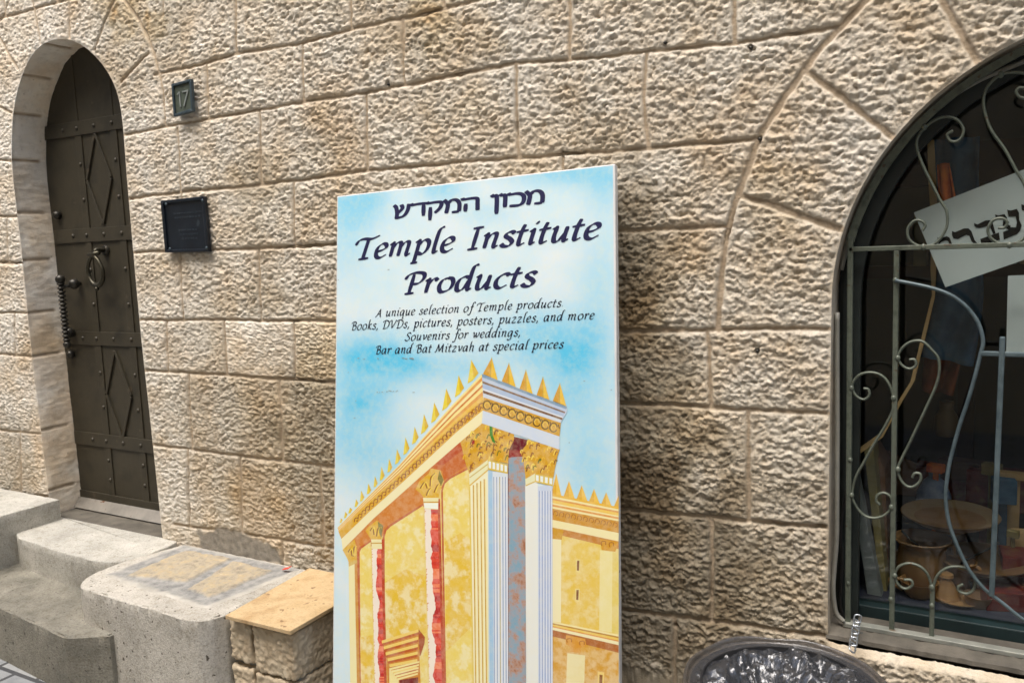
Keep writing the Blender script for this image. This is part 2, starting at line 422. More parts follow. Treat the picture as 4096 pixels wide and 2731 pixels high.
verts_ = [
 [(945, -60), (945, 213)], [(1402, -60), (1408, 113)], [(1773, -40), (1775, 39)], [(653, -60), (655, 60)],
 [(828, 253), (836, 462)], [(1211, 174), (1217, 405)], [(1611, 74), (1620, 335)], [(2278, -60), (2281, 239)], [(2940, -60), (2940, 172)],
 [(714, 514), (724, 768)], [(1041, 449), (1047, 740)], [(1466, 374), (1472, 684)], [(2064, 258), (2071, 570), (2080, 636)], [(2582, 209), (2576, 400), (2598, 592)],
 [(728, 772), (733, 1000)], [(1176, 727), (1181, 986)], [(2252, 610), (2262, 935)],
 [(723, 1003), (735, 1280)], [(1036, 993), (1046, 1276)], [(1500, 968), (1510, 1290)], [(2100, 940), (2110, 1310)],
 [(669, 1280), (676, 1486)], [(897, 1280), (912, 1500)], [(1176, 1280), (1184, 1516)], [(1700, 1295), (1710, 1555)], [(2832, 1318), (2846, 1630)],
 [(757, 1492), (772, 1796)], [(1119, 1512), (1135, 1842)], [(1600, 1545), (1620, 1905)], [(2992, 1636), (2996, 2080)],
 [(753, 1796), (760, 2100)], [(962, 1820), (972, 2130)], [(1284, 1860), (1300, 2180)], [(1700, 1920), (1720, 2265)], [(2240, 2000), (2245, 2385)], [(2848, 2068), (2848, 2478)],
 [(1130, 2160), (1135, 2300)], [(2700, 2460), (2700, 2800)], [(2200, 2380), (2200, 2800)],
 # left of the door
 [(-300, 620), (52, 646)], [(-300, 860), (85, 866)], [(-300, 1040), (100, 1052)], [(-300, 1240), (115, 1252)], [(-300, 1395), (135, 1425)], [(-300, 1690), (175, 1735)],
 [(83, 1714), (88, 1960)], [(-300, 1950), (205, 1985)], [(30, 866), (36, 1050)], [(60, 1252), (66, 1420)]]
ring_door = [k0([(1050, -60), (1150, 40), (1250, 180), (1320, 310), (1380, 460), (1430, 640), (1465, 820), (1480, 1000), (1490, 1135)]),
 k0([(1030, 0), (960, 160), (870, 400), (855, 450)]), k0([(1340, 470), (1250, 560), (1090, 745)]), k0([(630, -60), (630, 350)]),
 k0([(285, -60), (310, 90), (375, 395)]), k0([(0, 330), (80, 480), (165, 620)]), k0([(-200, 860), (0, 960), (110, 1020)]), k0([(1050, -60), (1025, 10)]),
 k0([(110, -60), (50, 130), (-30, 260), (-150, 500)])]
ring_win = [k7([(1290, -80), (1230, 0), (1120, 110), (1040, 190), (950, 310), (850, 440), (740, 620), (690, 750), (640, 880), (600, 1000), (575, 1120), (555, 1300), (545, 1515)]),
 k7([(950, 325), (1140, 470), (1365, 645)]), k7([(640, 895), (900, 980), (1125, 1060)]), k7([(1540, -60), (1590, 40), (1690, 215), (1750, 300)])]
joints = []
for pl in courses+verts_+ring_door: joints.append([(p.x, p.z) for p in WL(pl)])
wr = [[(p.x, p.z) for p in WL(pl)] for pl in ring_win]
wide = set()
CXW = .264
for pl in wr:
    wide.add(len(joints)); joints.append(pl)
    wide.add(len(joints)); joints.append([(2*CXW-x, z) for x, z in pl])
wide.add(len(joints)); joints.append([(CXW-.03, 2.05), (CXW-.04, 2.6)])
# outside the photograph: the same courses carried on
zs = [W(a[-1][0], a[-1][1]).z for a in courses]
lv = [.16, .55, .85, 1.15, 1.36, 1.62, 1.84, 2.09, 2.33, 2.63, 2.92, 3.2, 3.48, 3.78, 4.05, 4.35, 4.63, 4.9, 5.2]
rr_ = random.Random(3)
def regular(x0, x1, zmin, zmax):
    for a, b in zip(lv, lv[1:]):
        if a < zmin-1e-6 or a > zmax: continue
        joints.append([(x0, a), (x1, a)])
        x = x0+rr_.uniform(.1, .4)
        while x < x1: joints.append([(x, a), (x+rr_.uniform(-.008, .008), b)]); x += rr_.uniform(.32, .6)
regular(-8, -4.35, .1, 9); regular(-4.35, 3.0, 2.63, 9); regular(1.3, 3.0, .1, 2.4)

door_open = k0([(110, 1568), (108, 1400), (112, 1250), (117, 1100), (125, 1000), (142, 900), (165, 800), (195, 700), (230, 600), (275, 510), (330, 430), (400, 383), (470, 355), (540, 342), (600, 345), (660, 360), (730, 392), (800, 440), (870, 507), (930, 580), (980, 650), (1020, 725), (1060, 820), (1080, 905), (1095, 1000), (1107, 1080), (1117, 1200), (1130, 1400)])
door_r = [(504, 640), (518, 784), (531, 958), (549, 1132), (566, 1366), (575, 1418), (601, 1627), (622, 1853), (644, 2062), (655, 2150), (664, 2240)]
door_l = [(222, 2200), (205, 2054), (196, 1923), (161, 1705), (126, 1366), (113, 1263), (104, 1132), (87, 958), (70, 827)]
door_poly = [(p.x, p.z) for p in WL(door_l)]+[(p.x, p.z) for p in WL(door_open[:])]+[(p.x, p.z) for p in WL(door_r)]
def smooth_poly(P, k=2):
    P = np.array(P)
    for _ in range(k):
        Q = P.copy(); Q[1:-1] = .25*P[:-2]+.5*P[1:-1]+.25*P[2:]; P = Q
    return [tuple(p) for p in P]
door_poly = smooth_poly(door_poly)
# window opening
WXL, WZS, WR = -.352, 1.423, .616
arcpts = [(CXW+WR*math.cos(a), WZS+WR*math.sin(a)) for a in np.linspace(math.pi, 0, 49)]
WZB = .556
win_poly = [(WXL-.006, WZB), (WXL-.004, 1.0)]+arcpts+[(CXW+WR, WZB)]

def poly_sd(px, pz, poly):
    P = np.array(poly); Q = np.roll(P, -1, 0); d = np.full(px.shape, 1e9); ins = np.zeros(px.shape, bool)
    bx, bz = np.zeros(px.shape), np.zeros(px.shape)
    for (ax, az), (cx, cz) in zip(P, Q):
        ex, ez = cx-ax, cz-az; t = np.clip(((px-ax)*ex+(pz-az)*ez)/(ex*ex+ez*ez+1e-12), 0, 1)
        qx, qz = ax+t*ex, az+t*ez; dd = np.hypot(px-qx, pz-qz); m = dd < d
        d = np.where(m, dd, d); bx = np.where(m, qx, bx); bz = np.where(m, qz, bz)
        if az != cz:
            c = ((az > pz) != (cz > pz)) & (px < (cx-ax)*(pz-az)/(cz-az)+ax); ins ^= c
    return np.where(ins, -d, d), bx, bz

def build_wall():
    def grid(parts):
        g = []
        for a, b, st in parts: g += list(np.arange(a, b-st*.3, st))
        g.append(parts[-1][1]); return np.array(g)
    gx = grid([(-8, -4.4, .04), (-4.4, -2.2, .0044), (-2.2, -1.1, .0036), (-1.1, .14, .0028), (.14, 1.3, .008), (1.3, 3.0, .04)])
    gz = grid([(-.1, .36, .02), (.36, 2.74, .0032), (2.74, 3.2, .012), (3.2, 5.2, .05)])
    nx, nz = len(gx), len(gz)
    X, Z = np.meshgrid(gx, gz)                      # nz x nx
    wob = .0045
    Xw = X+wob*perlin(X*9, Z*9, 1)+.004*perlin(X*31, Z*31, 2)
    Zw = Z+wob*perlin(X*8, Z*10, 3)+.004*perlin(X*33, Z*29, 4)
    D = np.full(X.shape, .2)
    def seg(ax, az, bx, bz, extra):
        r = .06
        i0, i1 = np.searchsorted(gx, [min(ax, bx)-r, max(ax, bx)+r]); j0, j1 = np.searchsorted(gz, [min(az, bz)-r, max(az, bz)+r])
        if i1 <= i0 or j1 <= j0: return
        s = np.s_[j0:j1, i0:i1]; x, z = Xw[s], Zw[s]; ex, ez = bx-ax, bz-az
        t = np.clip(((x-ax)*ex+(z-az)*ez)/(ex*ex+ez*ez+1e-12), 0, 1)
        D[s] = np.minimum(D[s], np.hypot(x-ax-t*ex, z-az-t*ez)-extra)
    for k, pl in enumerate(joints):
        for (a, b), (c, d) in zip(pl, pl[1:]): seg(a, b, c, d, .0024 if k in wide else 0)
    # stone ids on a coarse grid
    st = .012; cx = np.arange(-8, 3.0, st); cz = np.arange(-.1, 5.2, st)
    ii = np.clip(np.searchsorted(gx, cx), 0, nx-1); jj = np.clip(np.searchsorted(gz, cz), 0, nz-1)
    free = (D[np.ix_(jj, ii)] > .006)
    lab = np.zeros(free.shape, np.int32); cur = 0
    H_, W_ = free.shape
    for j in range(H_):
        for i in range(W_):
            if free[j, i] and lab[j, i] == 0:
                cur += 1; stack = [(j, i)]; lab[j, i] = cur
                while stack:
                    a, b = stack.pop()
                    for c, d in ((a+1, b), (a-1, b), (a, b+1), (a, b-1)):
                        if 0 <= c < H_ and 0 <= d < W_ and free[c, d] and lab[c, d] == 0:
                            lab[c, d] = cur; stack.append((c, d))
    for _ in range(3):                               # grow labels into the joints
        for sh in ((0, 1), (0, -1), (1, 0), (-1, 0)):
            r_ = np.roll(lab, sh, (0, 1)); lab = np.where(lab == 0, r_, lab)
    ID = lab[np.clip(((Z+.1)/st).astype(int), 0, H_-1), np.clip(((X+8)/st).astype(int), 0, W_-1)]
    rg = np.random.RandomState(11); n = cur+2
    th = rg.normal(0, .13, n); odd = rg.rand(n) < .20; th[odd] = rg.choice([-.7, .65, .35, -.4], odd.sum()); rowk = np.where(rg.rand(n) < .55, rg.uniform(.18, .48, n), 0.0)
    offx, offz = rg.rand(n)*97, rg.rand(n)*97
    lx = rg.uniform(.0130, .0250, n); lz = rg.uniform(.0095, .0140, n)
    dots = rg.rand(n) < .2; lx[dots] = rg.uniform(.02, .026, dots.sum()); lz[dots] = lx[dots]*.85
    amp = rg.uniform(.45, 1.25, n)
    val = rg.uniform(.82, 1.12, n); dkst = rg.rand(n) < .2; val[dkst] *= .86; warm = np.clip(rg.normal(.40, .32, n), 0, 1.2)
    c, s = np.cos(th)[ID], np.sin(th)[ID]
    U, V = X*c+Z*s, -X*s+Z*c
    U = U+.007*perlin(X*28, Z*28, 5); V = V+.006*perlin(X*24, Z*30, 6)
    u, v = U/lx[ID]+offx[ID], V/lz[ID]+offz[ID]
    n0 = perlin(u*.45, v*.45, 7); nA = perlin(u*.8+5, v*.95+9, 8); nB = perlin(u*1.3+25, v*1.5+19, 18)
    d1, d2 = worley(u*1.05+.5*n0+.4*nB, v*1.15+.6*nA, 9)
    lump = 1-np.minimum(1, d1)**1.2
    crev = sstep(0, .30, d2-d1)
    n2 = perlin(u*2.4+7, v*2.6+3, 10); n3 = perlin(u*5.1+17, v*5.3+13, 11)
    p1, p2 = worley(u*.62+.25*n2, v*.72+.25*n2+40, 23)
    pit = (1-sstep(.04, .30, p1))*(_h(np.floor(u*.31), np.floor(v*.36), 5) < .8)
    h = .38*lump*(.45+.55*crev)+.46*nA+.62*nB-.34*np.abs(nB)+.48*n2+.34*n3+.22*n0-.05-.62*pit
    row = V/.0150+offz[ID]+.9*n0+.7*nA; row = np.abs(row-np.floor(row)-.5)*2
    h = h+rowk[ID]*(row**.7-.55)*(.6+.8*np.abs(nB))
    big = perlin(X*5+offx[ID], Z*6+offz[ID], 12)
    fade = sstep(.1, .9, .5+.9*big+.3)                # patches worn flatter
    rel = .0078*h*amp[ID]*(1-.22*sstep(-1.9, -2.9, X))*(.5+.5*fade)+.0045*big+.0022*perlin(X*140, Z*150, 14)+.0013*perlin(X*250, Z*250, 21)
    wj = .0044+.0020*perlin(X*14, Z*14, 13)+.0022*perlin(X*55, Z*55, 22)+.0014*perlin(X*120, Z*120, 24)
    edge = sstep(0, 1, (D-wj)/.0042)
    mort = 1-sstep(-.002, .0025, D-wj)
    Y = -(edge*(.0052+rel*(.35+.65*sstep(.002, .012, D-wj))))+.0014*(1-edge)+.0012*perlin(X*60, Z*60, 15)+.0011*(1-edge)*perlin(X*210, Z*210, 25)
    gap = (1-sstep(.0008, .0026, np.abs(D-wj*.75)))*sstep(.26, .46, perlin(X*3.1, Z*5.3, 40)+.5*perlin(X*11, Z*11, 41))
    Y = Y+.009*gap
    # flattened grey cement skirt behind the bench, and a few small holes
    cem_poly = [(p.x, p.z) for p in WL([(700+a*.53, 1900+b*.53) for a, b in [(150, 370), (240, 440), (330, 380), (480, 410), (600, 470), (700, 500), (790, 560), (810, 660), (700, 660), (200, 560), (180, 450)]])]
    cs, _, _ = poly_sd(X[:, :], Z[:, :], cem_poly)
    cem = 1-sstep(-.012, .006, cs+.012*perlin(X*40, Z*40, 16))
    Y = Y*(1-cem)+cem*(-.004+.002*perlin(X*50, Z*50, 17))
    for hx, hy, hr in [(3003, 190, .006), (3040, 556, .005), (3030, 1403, .0065), (1555, 336, .006), (808, 336, .004), (2706, 2500, .007), (3018, 198, .004), (2690, 2260, .004), (1046, 1226, .004)]:
        p = W(hx, hy); dd = np.hypot(X-p.x, Z-p.z); Y = Y+.016*(1-sstep(hr*.5, hr*1.4, dd))
    led = sstep(WXL-.01, WXL+.02, X)*sstep(2*CXW-WXL+.01, 2*CXW-WXL-.02, X)*sstep(.566, .545, Z+.006*perlin(X*25, Z*25, 60))*sstep(.30, .42, Z)
    Y = Y-.034*led
    # openings
    keepv = np.ones(X.shape, bool); sdmin = np.full(X.shape, 9.0)
    for poly, pad in ((door_poly, 1), (win_poly, 1)):
        P = np.array(poly); i0, i1 = np.searchsorted(gx, [P[:, 0].min()-.05, P[:, 0].max()+.05]); j0, j1 = np.searchsorted(gz, [P[:, 1].min()-.05, P[:, 1].max()+.05])
        sl = np.s_[j0:j1, i0:i1]
        sd_, bx, bz = poly_sd(X[sl], Z[sl], poly)
        ins = sd_ < 0
        rim = sstep(0, .012, sd_)
        low = (poly is win_poly)*sstep(.575, .56, Z[sl])
        rim = np.maximum(rim, .0+low*.7)
        Y[sl] = Y[sl]*rim+(-.004)*(1-rim)
        mort[sl] = mort[sl]
        X[sl] = np.where(ins, bx, X[sl]); Z[sl] = np.where(ins, bz, Z[sl])
        keepv[sl] &= ~ins
    idx = np.arange(nx*nz).reshape(nz, nx)
    a, b, c_, d_ = idx[:-1, :-1], idx[:-1, 1:], idx[1:, 1:], idx[1:, :-1]
    kf = keepv[:-1, :-1] | keepv[:-1, 1:] | keepv[1:, 1:] | keepv[1:, :-1]
    F = np.stack([a[kf], b[kf], c_[kf], d_[kf]], 1)
    used = np.zeros(nx*nz, bool); used[F.ravel()] = True
    remap = np.cumsum(used)-1; F = remap[F]
    co = np.stack([X.ravel(), Y.ravel(), Z.ravel()], 1)[used]
    # colour of each stone: tint, warmth, mortar, cement
    xm = X; warm_g = warm[ID]+.22*sstep(1.75, .7, Z)*sstep(-3.4, -2.2, X)-.22*sstep(-2.2, -3.4, X)
    warm_g = np.clip(warm_g+.25*perlin(X*3, Z*3, 20), 0, 1)
    val_g = val[ID].copy()
    for sx, sy, sr, sw in [(520, 60, 110, 1.0), (625, 110, 70, .9), (430, 30, 70, .7), (1760, 110, 85, .8), (1700, 50, 60, .7), (1950, 150, 60, .5), (3080, 800, 110, .45), (1900, 420, 70, .4), (1290, 1500, 110, .4), (960, 1640, 120, .3), (2560, 1270, 90, .35), (2700, 1650, 130, .3)]:
        p = W(sx, sy); rr = sr/900; dd = np.hypot(X-p.x, Z-p.z)/rr+.5*perlin(X*14, Z*14, 30)+.3*perlin(X*40, Z*40, 31)
        warm_g = warm_g+.75*sw*(1-sstep(.3, 1.2, dd))
    wz = perlin(X*1.6, Z*2.2, 36)+.5*perlin(X*4.5, Z*6, 37)+.3*perlin(X*17, Z*21, 38)
    val_g = val_g*(1-.15*sstep(.1, .6, wz)); warm_g = warm_g+.25*sstep(.05, .5, wz)
    # browner, darker patches on the stones right of the board and low on the wall
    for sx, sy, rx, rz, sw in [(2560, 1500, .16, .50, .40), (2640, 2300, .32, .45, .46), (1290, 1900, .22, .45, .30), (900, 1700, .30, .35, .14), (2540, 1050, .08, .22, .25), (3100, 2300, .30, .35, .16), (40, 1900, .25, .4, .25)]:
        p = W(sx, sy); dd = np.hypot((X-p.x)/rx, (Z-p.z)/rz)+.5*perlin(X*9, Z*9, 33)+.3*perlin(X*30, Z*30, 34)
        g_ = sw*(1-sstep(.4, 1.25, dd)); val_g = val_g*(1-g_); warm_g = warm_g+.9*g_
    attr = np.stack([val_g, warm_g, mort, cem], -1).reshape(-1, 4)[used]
    me = bpy.data.meshes.new("stone_wall")
    me.vertices.add(len(co)); me.vertices.foreach_set("co", co.ravel())
    me.loops.add(F.size); me.loops.foreach_set("vertex_index", F.ravel().astype(np.int32))
    me.polygons.add(len(F)); me.polygons.foreach_set("loop_start", np.arange(0, F.size, 4, dtype=np.int32))
    me.polygons.foreach_set("loop_total", np.full(len(F), 4, np.int32))
    me.polygons.foreach_set("use_smooth", np.ones(len(F), bool))
    me.update(calc_edges=True)
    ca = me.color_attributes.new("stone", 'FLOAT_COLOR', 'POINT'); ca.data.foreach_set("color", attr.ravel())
    me.materials.append(M['wall'])
    o = bpy.data.objects.new("stone_wall", me); COL.objects.link(o)
    return tag(o, "rough dressed beige limestone wall with an arched doorway and an arched shop window", "wall")
wall = build_wall()

def reveal(poly, depth, name, jset, joint_w=.006, val=1.0, warm=.15, rough=1.0):
    """dressed inner faces of an opening: the outline carried back into the wall"""
    P = [np.array(p) for p in poly]; pts = [P[0]]; cum = [0.0]
    for a, b in zip(P, P[1:]):
        l = np.linalg.norm(b-a); k = max(1, int(l/.005))
        for i in range(1, k+1): pts.append(a+(b-a)*i/k); cum.append(cum[-1]+l/k)
    nd = 14; vs, fs, at = [], [], []
    rg = random.Random(5); tint = [rg.uniform(.74, 1.08) for _ in range(len(jset)+2)]; wm = [max(0, min(1, warm+rg.uniform(-.15, .35))) for _ in tint]; bo_ = [rg.uniform(-.003, .003) for _ in tint]
    for i, (p, s) in enumerate(zip(pts, cum)):
        dj = min((abs(s-j) for j in jset), default=1); kblk = sum(1 for j in jset if j < s)
        a = pts[max(0, i-1)]; b = pts[min(len(pts)-1, i+1)]; t = (b-a)/max(1e-9, np.linalg.norm(b-a)); nrm = np.array([t[1], -t[0]])
        for k in range(nd):
            y = -.0038+(depth+.0038)*k/(nd-1)
            e = .005*mnoise.noise(Vector((s*11, y*11, 3)))+.0028*mnoise.noise(Vector((s*50, y*50, 9)))+.0016*mnoise.noise(Vector((s*120, y*120, 2)))+bo_[kblk]
            m = max(0, 1-dj/joint_w) if k < nd*.7 else 0
            e -= .004*min(1, m*2)
            q = p+nrm*(e*rough if k > 0 else 0)
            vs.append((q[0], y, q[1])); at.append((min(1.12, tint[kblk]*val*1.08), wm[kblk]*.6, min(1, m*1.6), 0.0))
    for i in range(len(pts)-1):
        for k in range(nd-1): fs.append((i*nd+k, i*nd+k+1, (i+1)*nd+k+1, (i+1)*nd+k))
    me = bpy.data.meshes.new(name); me.from_pydata(vs, [], fs); me.polygons.foreach_set("use_smooth", [True]*len(fs))
    ca = me.color_attributes.new("stone", 'FLOAT_COLOR', 'POINT'); ca.data.foreach_set("color", [c for a in at for c in a])
    me.materials.append(M['wall']); o = bpy.data.objects.new(name, me); COL.objects.link(o); o.parent = wall
    return o
def s_at(poly, z, side):                       # running length where the outline reaches height z
    P = np.array(poly); c = 0
    for a, b in zip(P, P[1:]):
        l = np.linalg.norm(b-a)
        if side == 'L' and a[1] <= z <= b[1]: return c+l*(z-a[1])/(b[1]-a[1])
        if side == 'R' and a[1] >= z >= b[1]: return c+l*(a[1]-z)/(a[1]-b[1])
        c += l
    return c
jl = [s_at(door_poly, W(x, y).z, 'L') for x, y in [(200, 1960), (175, 1720), (137, 1425), (112, 1250), (95, 1040), (74, 850), (52, 640), (52, 455), (95, 300), (170, 180)]]
jr = [s_at(door_poly, z, 'R') for z in (2.3, 2.09, 1.84, 1.62, 1.36, 1.15, .85)]
reveal(door_poly, .17, "door_jamb", jl+jr, .010, warm=.05)
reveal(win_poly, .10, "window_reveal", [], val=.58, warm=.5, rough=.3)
# sloped window sill of the wall
b = MB()
prof = [(.155, .56), (.155, .590), (.06, .590), (.036, .588), (-.003, .572), (-.006, .562), (.006, .55), (.155, .55)]
xs = np.linspace(WXL-.01, CXW+WR+.01, 200)
for i, x in enumerate(xs):
    for j, (y, z) in enumerate(prof):
        e = .003*mnoise.noise(Vector((x*20, y*30, z*30)))+.003*mnoise.noise(Vector((x*70, y*60, z*60))) if 2 < j < 6 else 0
        b.v.append(Vector((x, y-e, z+e)))
n = len(prof)
for i in range(len(xs)-1):
    for j in range(n): b.f.append([i*n+j, i*n+(j+1) % n, (i+1)*n+(j+1) % n, (i+1)*n+j]); b.c.append(None); b.m.append(0)
b.f += [list(range(n)), [(len(xs)-1)*n+j for j in range(n)][::-1]]; b.c += [None]*2; b.m += [0]*2
b.build("window_sill", M['sillstone'], wall, smooth=True)

# ------------------------------------------------------------------ ground and steps
def slab(name, mat, outline, z0, z1, lip=.005, jit=.0009, chips=.006, label=None, cat=None, parent=None, jz=.0, res=.01):
    """a dressed block from its outline (counter-clockwise), worn along the upper rim"""
    P = [Vector((p[0], p[1])) for p in outline]; Q = []
    for a, c in zip(P, P[1:]+P[:1]):
        l = (c-a).length; k = max(1, int(l/res)); Q += [a+(c-a)*(i/k) for i in range(k)]
    n = len(Q); area = sum(a.x*c.y-c.x*a.y for a, c in zip(Q, Q[1:]+Q[:1]))
    if area < 0: Q.reverse()
    nrm = []
    for i in range(n):
        t = (Q[(i+1) % n]-Q[i-1]).normalized(); nrm.append(Vector((t.y, -t.x)))
    rows = [(z0, 0)]; kz = max(2, int((z1-z0)/.03)); rows += [(z0+(z1-lip-z0)*i/kz, 0) for i in range(1, kz+1)]
    rows += [(z1-lip*.3, lip*.35), (z1, lip), (z1+.0003, lip*2.0)]
    b = MB(); so = random.random()*50
    for ri, (z, ins) in enumerate(rows):
        for q, m in zip(Q, nrm):
            e = jit*mnoise.noise(Vector((q.x*9+so, q.y*9, z*9)))+jit*.5*mnoise.noise(Vector((q.x*35+so, q.y*35, z*35)))
            ch = (max(0, mnoise.noise(Vector((q.x*22+so, q.y*22, 1)))-.12)*2.5+max(0, mnoise.noise(Vector((q.x*70+so, q.y*70, 1)))-.05)*1.6)*chips if ri >= len(rows)-3 else 0
            p = q+m*(e-ins-ch*(.8 if ri < len(rows)-1 else .3)); zz = z-(ch*.7 if ri >= len(rows)-3 and ri < len(rows)-1 else 0)
            b.v.append(Vector((p.x, p.y, zz)))
    R_ = len(rows)
    for r in range(R_-1):
        for i in range(n): b.add([], []); b.f.append([r*n+i, r*n+(i+1) % n, (r+1)*n+(i+1) % n, (r+1)*n+i]); b.c.append(None); b.m.append(0)
    tp = b.v[(R_-1)*n:R_*n]
    b.f.append([(R_-1)*n+i for i in range(n)]); b.c.append(None); b.m.append(0)
    o = b.build(name, mat, parent, smooth=True)
    if label: tag(o, label, cat)
    return o
def xy(L_): return [(p.x, p.y) for p in L_]
def rounded(L_, n=5): return [tuple(p) for p in crspline(L_, n)]

b = MB(); b.add([(-120, -60, .12), (120, -60, .12), (120, .0, .12), (-120, .0, .12)], [(0, 1, 2, 3)])
def mat_street():
    m, nt, p = newmat("street_paving"); co = objco(nt)
    br = N(nt, "ShaderNodeTexBrick"); L(nt, co, br.inputs["Vector"]); br.inputs["Scale"].default_value = 2.2
    br.inputs["Color1"].default_value = lin(138, 140, 140); br.inputs["Color2"].default_value = lin(164, 164, 160); br.inputs["Mortar"].default_value = lin(70, 70, 70)
    br.inputs["Mortar Size"].default_value = .02
    c = mix(nt, .5, br.outputs[0], ramp(nt, tex_noise(nt, 20, 5, .6, co), [(.3, (.55, .56, .58, 1)), (.7, (1, 1, 1, 1))]), 'MULTIPLY')
    L(nt, c, p.inputs["Base Color"]); p.inputs["Roughness"].default_value = .7
    bump(nt, tex_noise(nt, 30, 5, .6, co), .6, .01, p); return m
tag(b.build("street", mat_street()), kind='structure')

land = rounded(xy(ZL([(154, 2078), (101, 2101), (74, 2120), (65, 2138), (80, 2152)], .46)), 5)
landing_out = [(-3.73, .02)]+land+rounded(xy(ZL([(120, 2166), (212, 2197), (329, 2229), (392, 2242), (440, 2247), (488, 2244), (530, 2234), (590, 2216)], .46)), 4)+[(-2.84, -.06), (-2.86, .015)]
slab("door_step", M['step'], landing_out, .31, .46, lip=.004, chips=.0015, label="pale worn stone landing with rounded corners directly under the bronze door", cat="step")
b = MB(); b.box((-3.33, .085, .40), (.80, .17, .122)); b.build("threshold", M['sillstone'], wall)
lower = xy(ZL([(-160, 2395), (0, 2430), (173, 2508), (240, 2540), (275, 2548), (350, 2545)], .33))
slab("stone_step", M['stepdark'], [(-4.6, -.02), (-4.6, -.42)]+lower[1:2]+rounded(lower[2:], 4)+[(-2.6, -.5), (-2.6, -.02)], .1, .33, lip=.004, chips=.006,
     label="long dark grey stone step below the pale door landing at bottom left", cat="step")
slab("stone_ledge", M['step'], [(-3.6, -.02), (-3.6, -.42), (-4.9, -.42), (-4.9, -.02)], .3, .553, lip=.004, chips=.003,
     label="pale square cut stone ledge against the wall at the left edge", cat="ledge")
# bench
bo = xy(ZL([(731, 2178), (620, 2207), (514, 2237), (430, 2268), (371, 2292)], .46))+rounded(xy(ZL([(371, 2292), (340, 2312), (322, 2335), (329, 2350), (360, 2362)], .46)), 4)[1:] \
   + xy(ZL([(403, 2375), (519, 2411), (615, 2436), (700, 2464)], .46))+rounded(xy(ZL([(742, 2478), (785, 2482), (838, 2475), (875, 2464), (901, 2456)], .46)), 4)+[(-2.128, -.2), (-2.13, -.012), (-2.8, -.012)]
bench = thing("stone_bench", "pale pitted stone bench block with grey mortar and two inset stones on top", "bench", (-2.45, -.25, .12))
slab("block", M['bench'], bo, .1, .46, lip=.004, jit=.0009, chips=.007, parent=bench)
def sheet(pts, z, th, name, mat, parent, amp=0):
    Q = []
    for (ax, ay), (cx, cy) in zip(pts, pts[1:]+pts[:1]):
        k = max(1, int(math.hypot(cx-ax, cy-ay)/.008))
        for i in range(k):
            x, y = ax+(cx-ax)*i/k, ay+(cy-ay)*i/k
            Q.append(Vector((x+.007*mnoise.noise(Vector((x*28, y*28, 1)))+.004*mnoise.noise(Vector((x*80, y*80, 4))), y+.007*mnoise.noise(Vector((x*28, y*28, 8)))+.004*mnoise.noise(Vector((x*80, y*80, 12))), z)))
    b = MB(); b.prism(Q, (0, 0, th)); return b.build(name, mat, parent)
def rough_patch(corners, z, name, mat, parent, amp=.008, res=44):
    """a quadrilateral stone face with a broken, hand-dressed surface"""
    A, B_, C_, D_ = [Vector((x, y, 0)) for x, y in corners]; b = MB(); so = random.random()*40
    for j in range(res+1):
        for i in range(res+1):
            u, v = i/res, j/res; p = (A*(1-u)+B_*u)*(1-v)+(D_*(1-u)+C_*u)*v
            ed = min(u, v, 1-u, 1-v); f = min(1, ed*9)
            w = .010*mnoise.noise(Vector((u*5+so, v*5, 2)))+.006*mnoise.noise(Vector((u*14+so, v*14, 2)))
            h = (abs(mnoise.noise(Vector((p.x*26+so, p.y*26, 0))))*.9+.4*abs(mnoise.noise(Vector((p.x*70+so, p.y*70, 5)))))*amp*1.6
            b.v.append(Vector((p.x+w, p.y+w, z+f*(.003+h))))
    n = res+1
    for j in range(res):
        for i in range(res): b.f.append([j*n+i, j*n+i+1, (j+1)*n+i+1, (j+1)*n+i]); b.c.append(None); b.m.append(0)
    return b.build(name, mat, parent, smooth='all')
def mat_inset():
    m, nt, p = newmat("bench_inset_top"); co = objco(nt)
    at = N(nt, "ShaderNodeAttribute"); at.attribute_name = "inset"; sep = N(nt, "ShaderNodeSeparateColor"); L(nt, at.outputs["Color"], sep.inputs[0])
    n = tex_noise(nt, 9, 6, .6, co); n2 = tex_noise(nt, 30, 6, .65, co)
    c = ramp(nt, n, [(.3, lin(156, 151, 140)), (.5, lin(180, 175, 164)), (.7, lin(196, 191, 180))])
    c = mix(nt, sep.outputs[0], c, ramp(nt, n2, [(.3, lin(112, 112, 110)), (.6, lin(158, 156, 150))]))
    c = mix(nt, sep.outputs[1], c, ramp(nt, n2, [(.28, lin(126, 117, 101)), (.5, lin(168, 157, 136)), (.62, lin(176, 158, 126)), (.76, lin(200, 190, 171))]))
    L(nt, c, p.inputs["Base Color"]); p.inputs["Roughness"].default_value = .88; p.inputs["Specular IOR Level"].default_value = .2
    bump(nt, tex_noise(nt, 160, 5, .65, co), .7, .004, p); return m
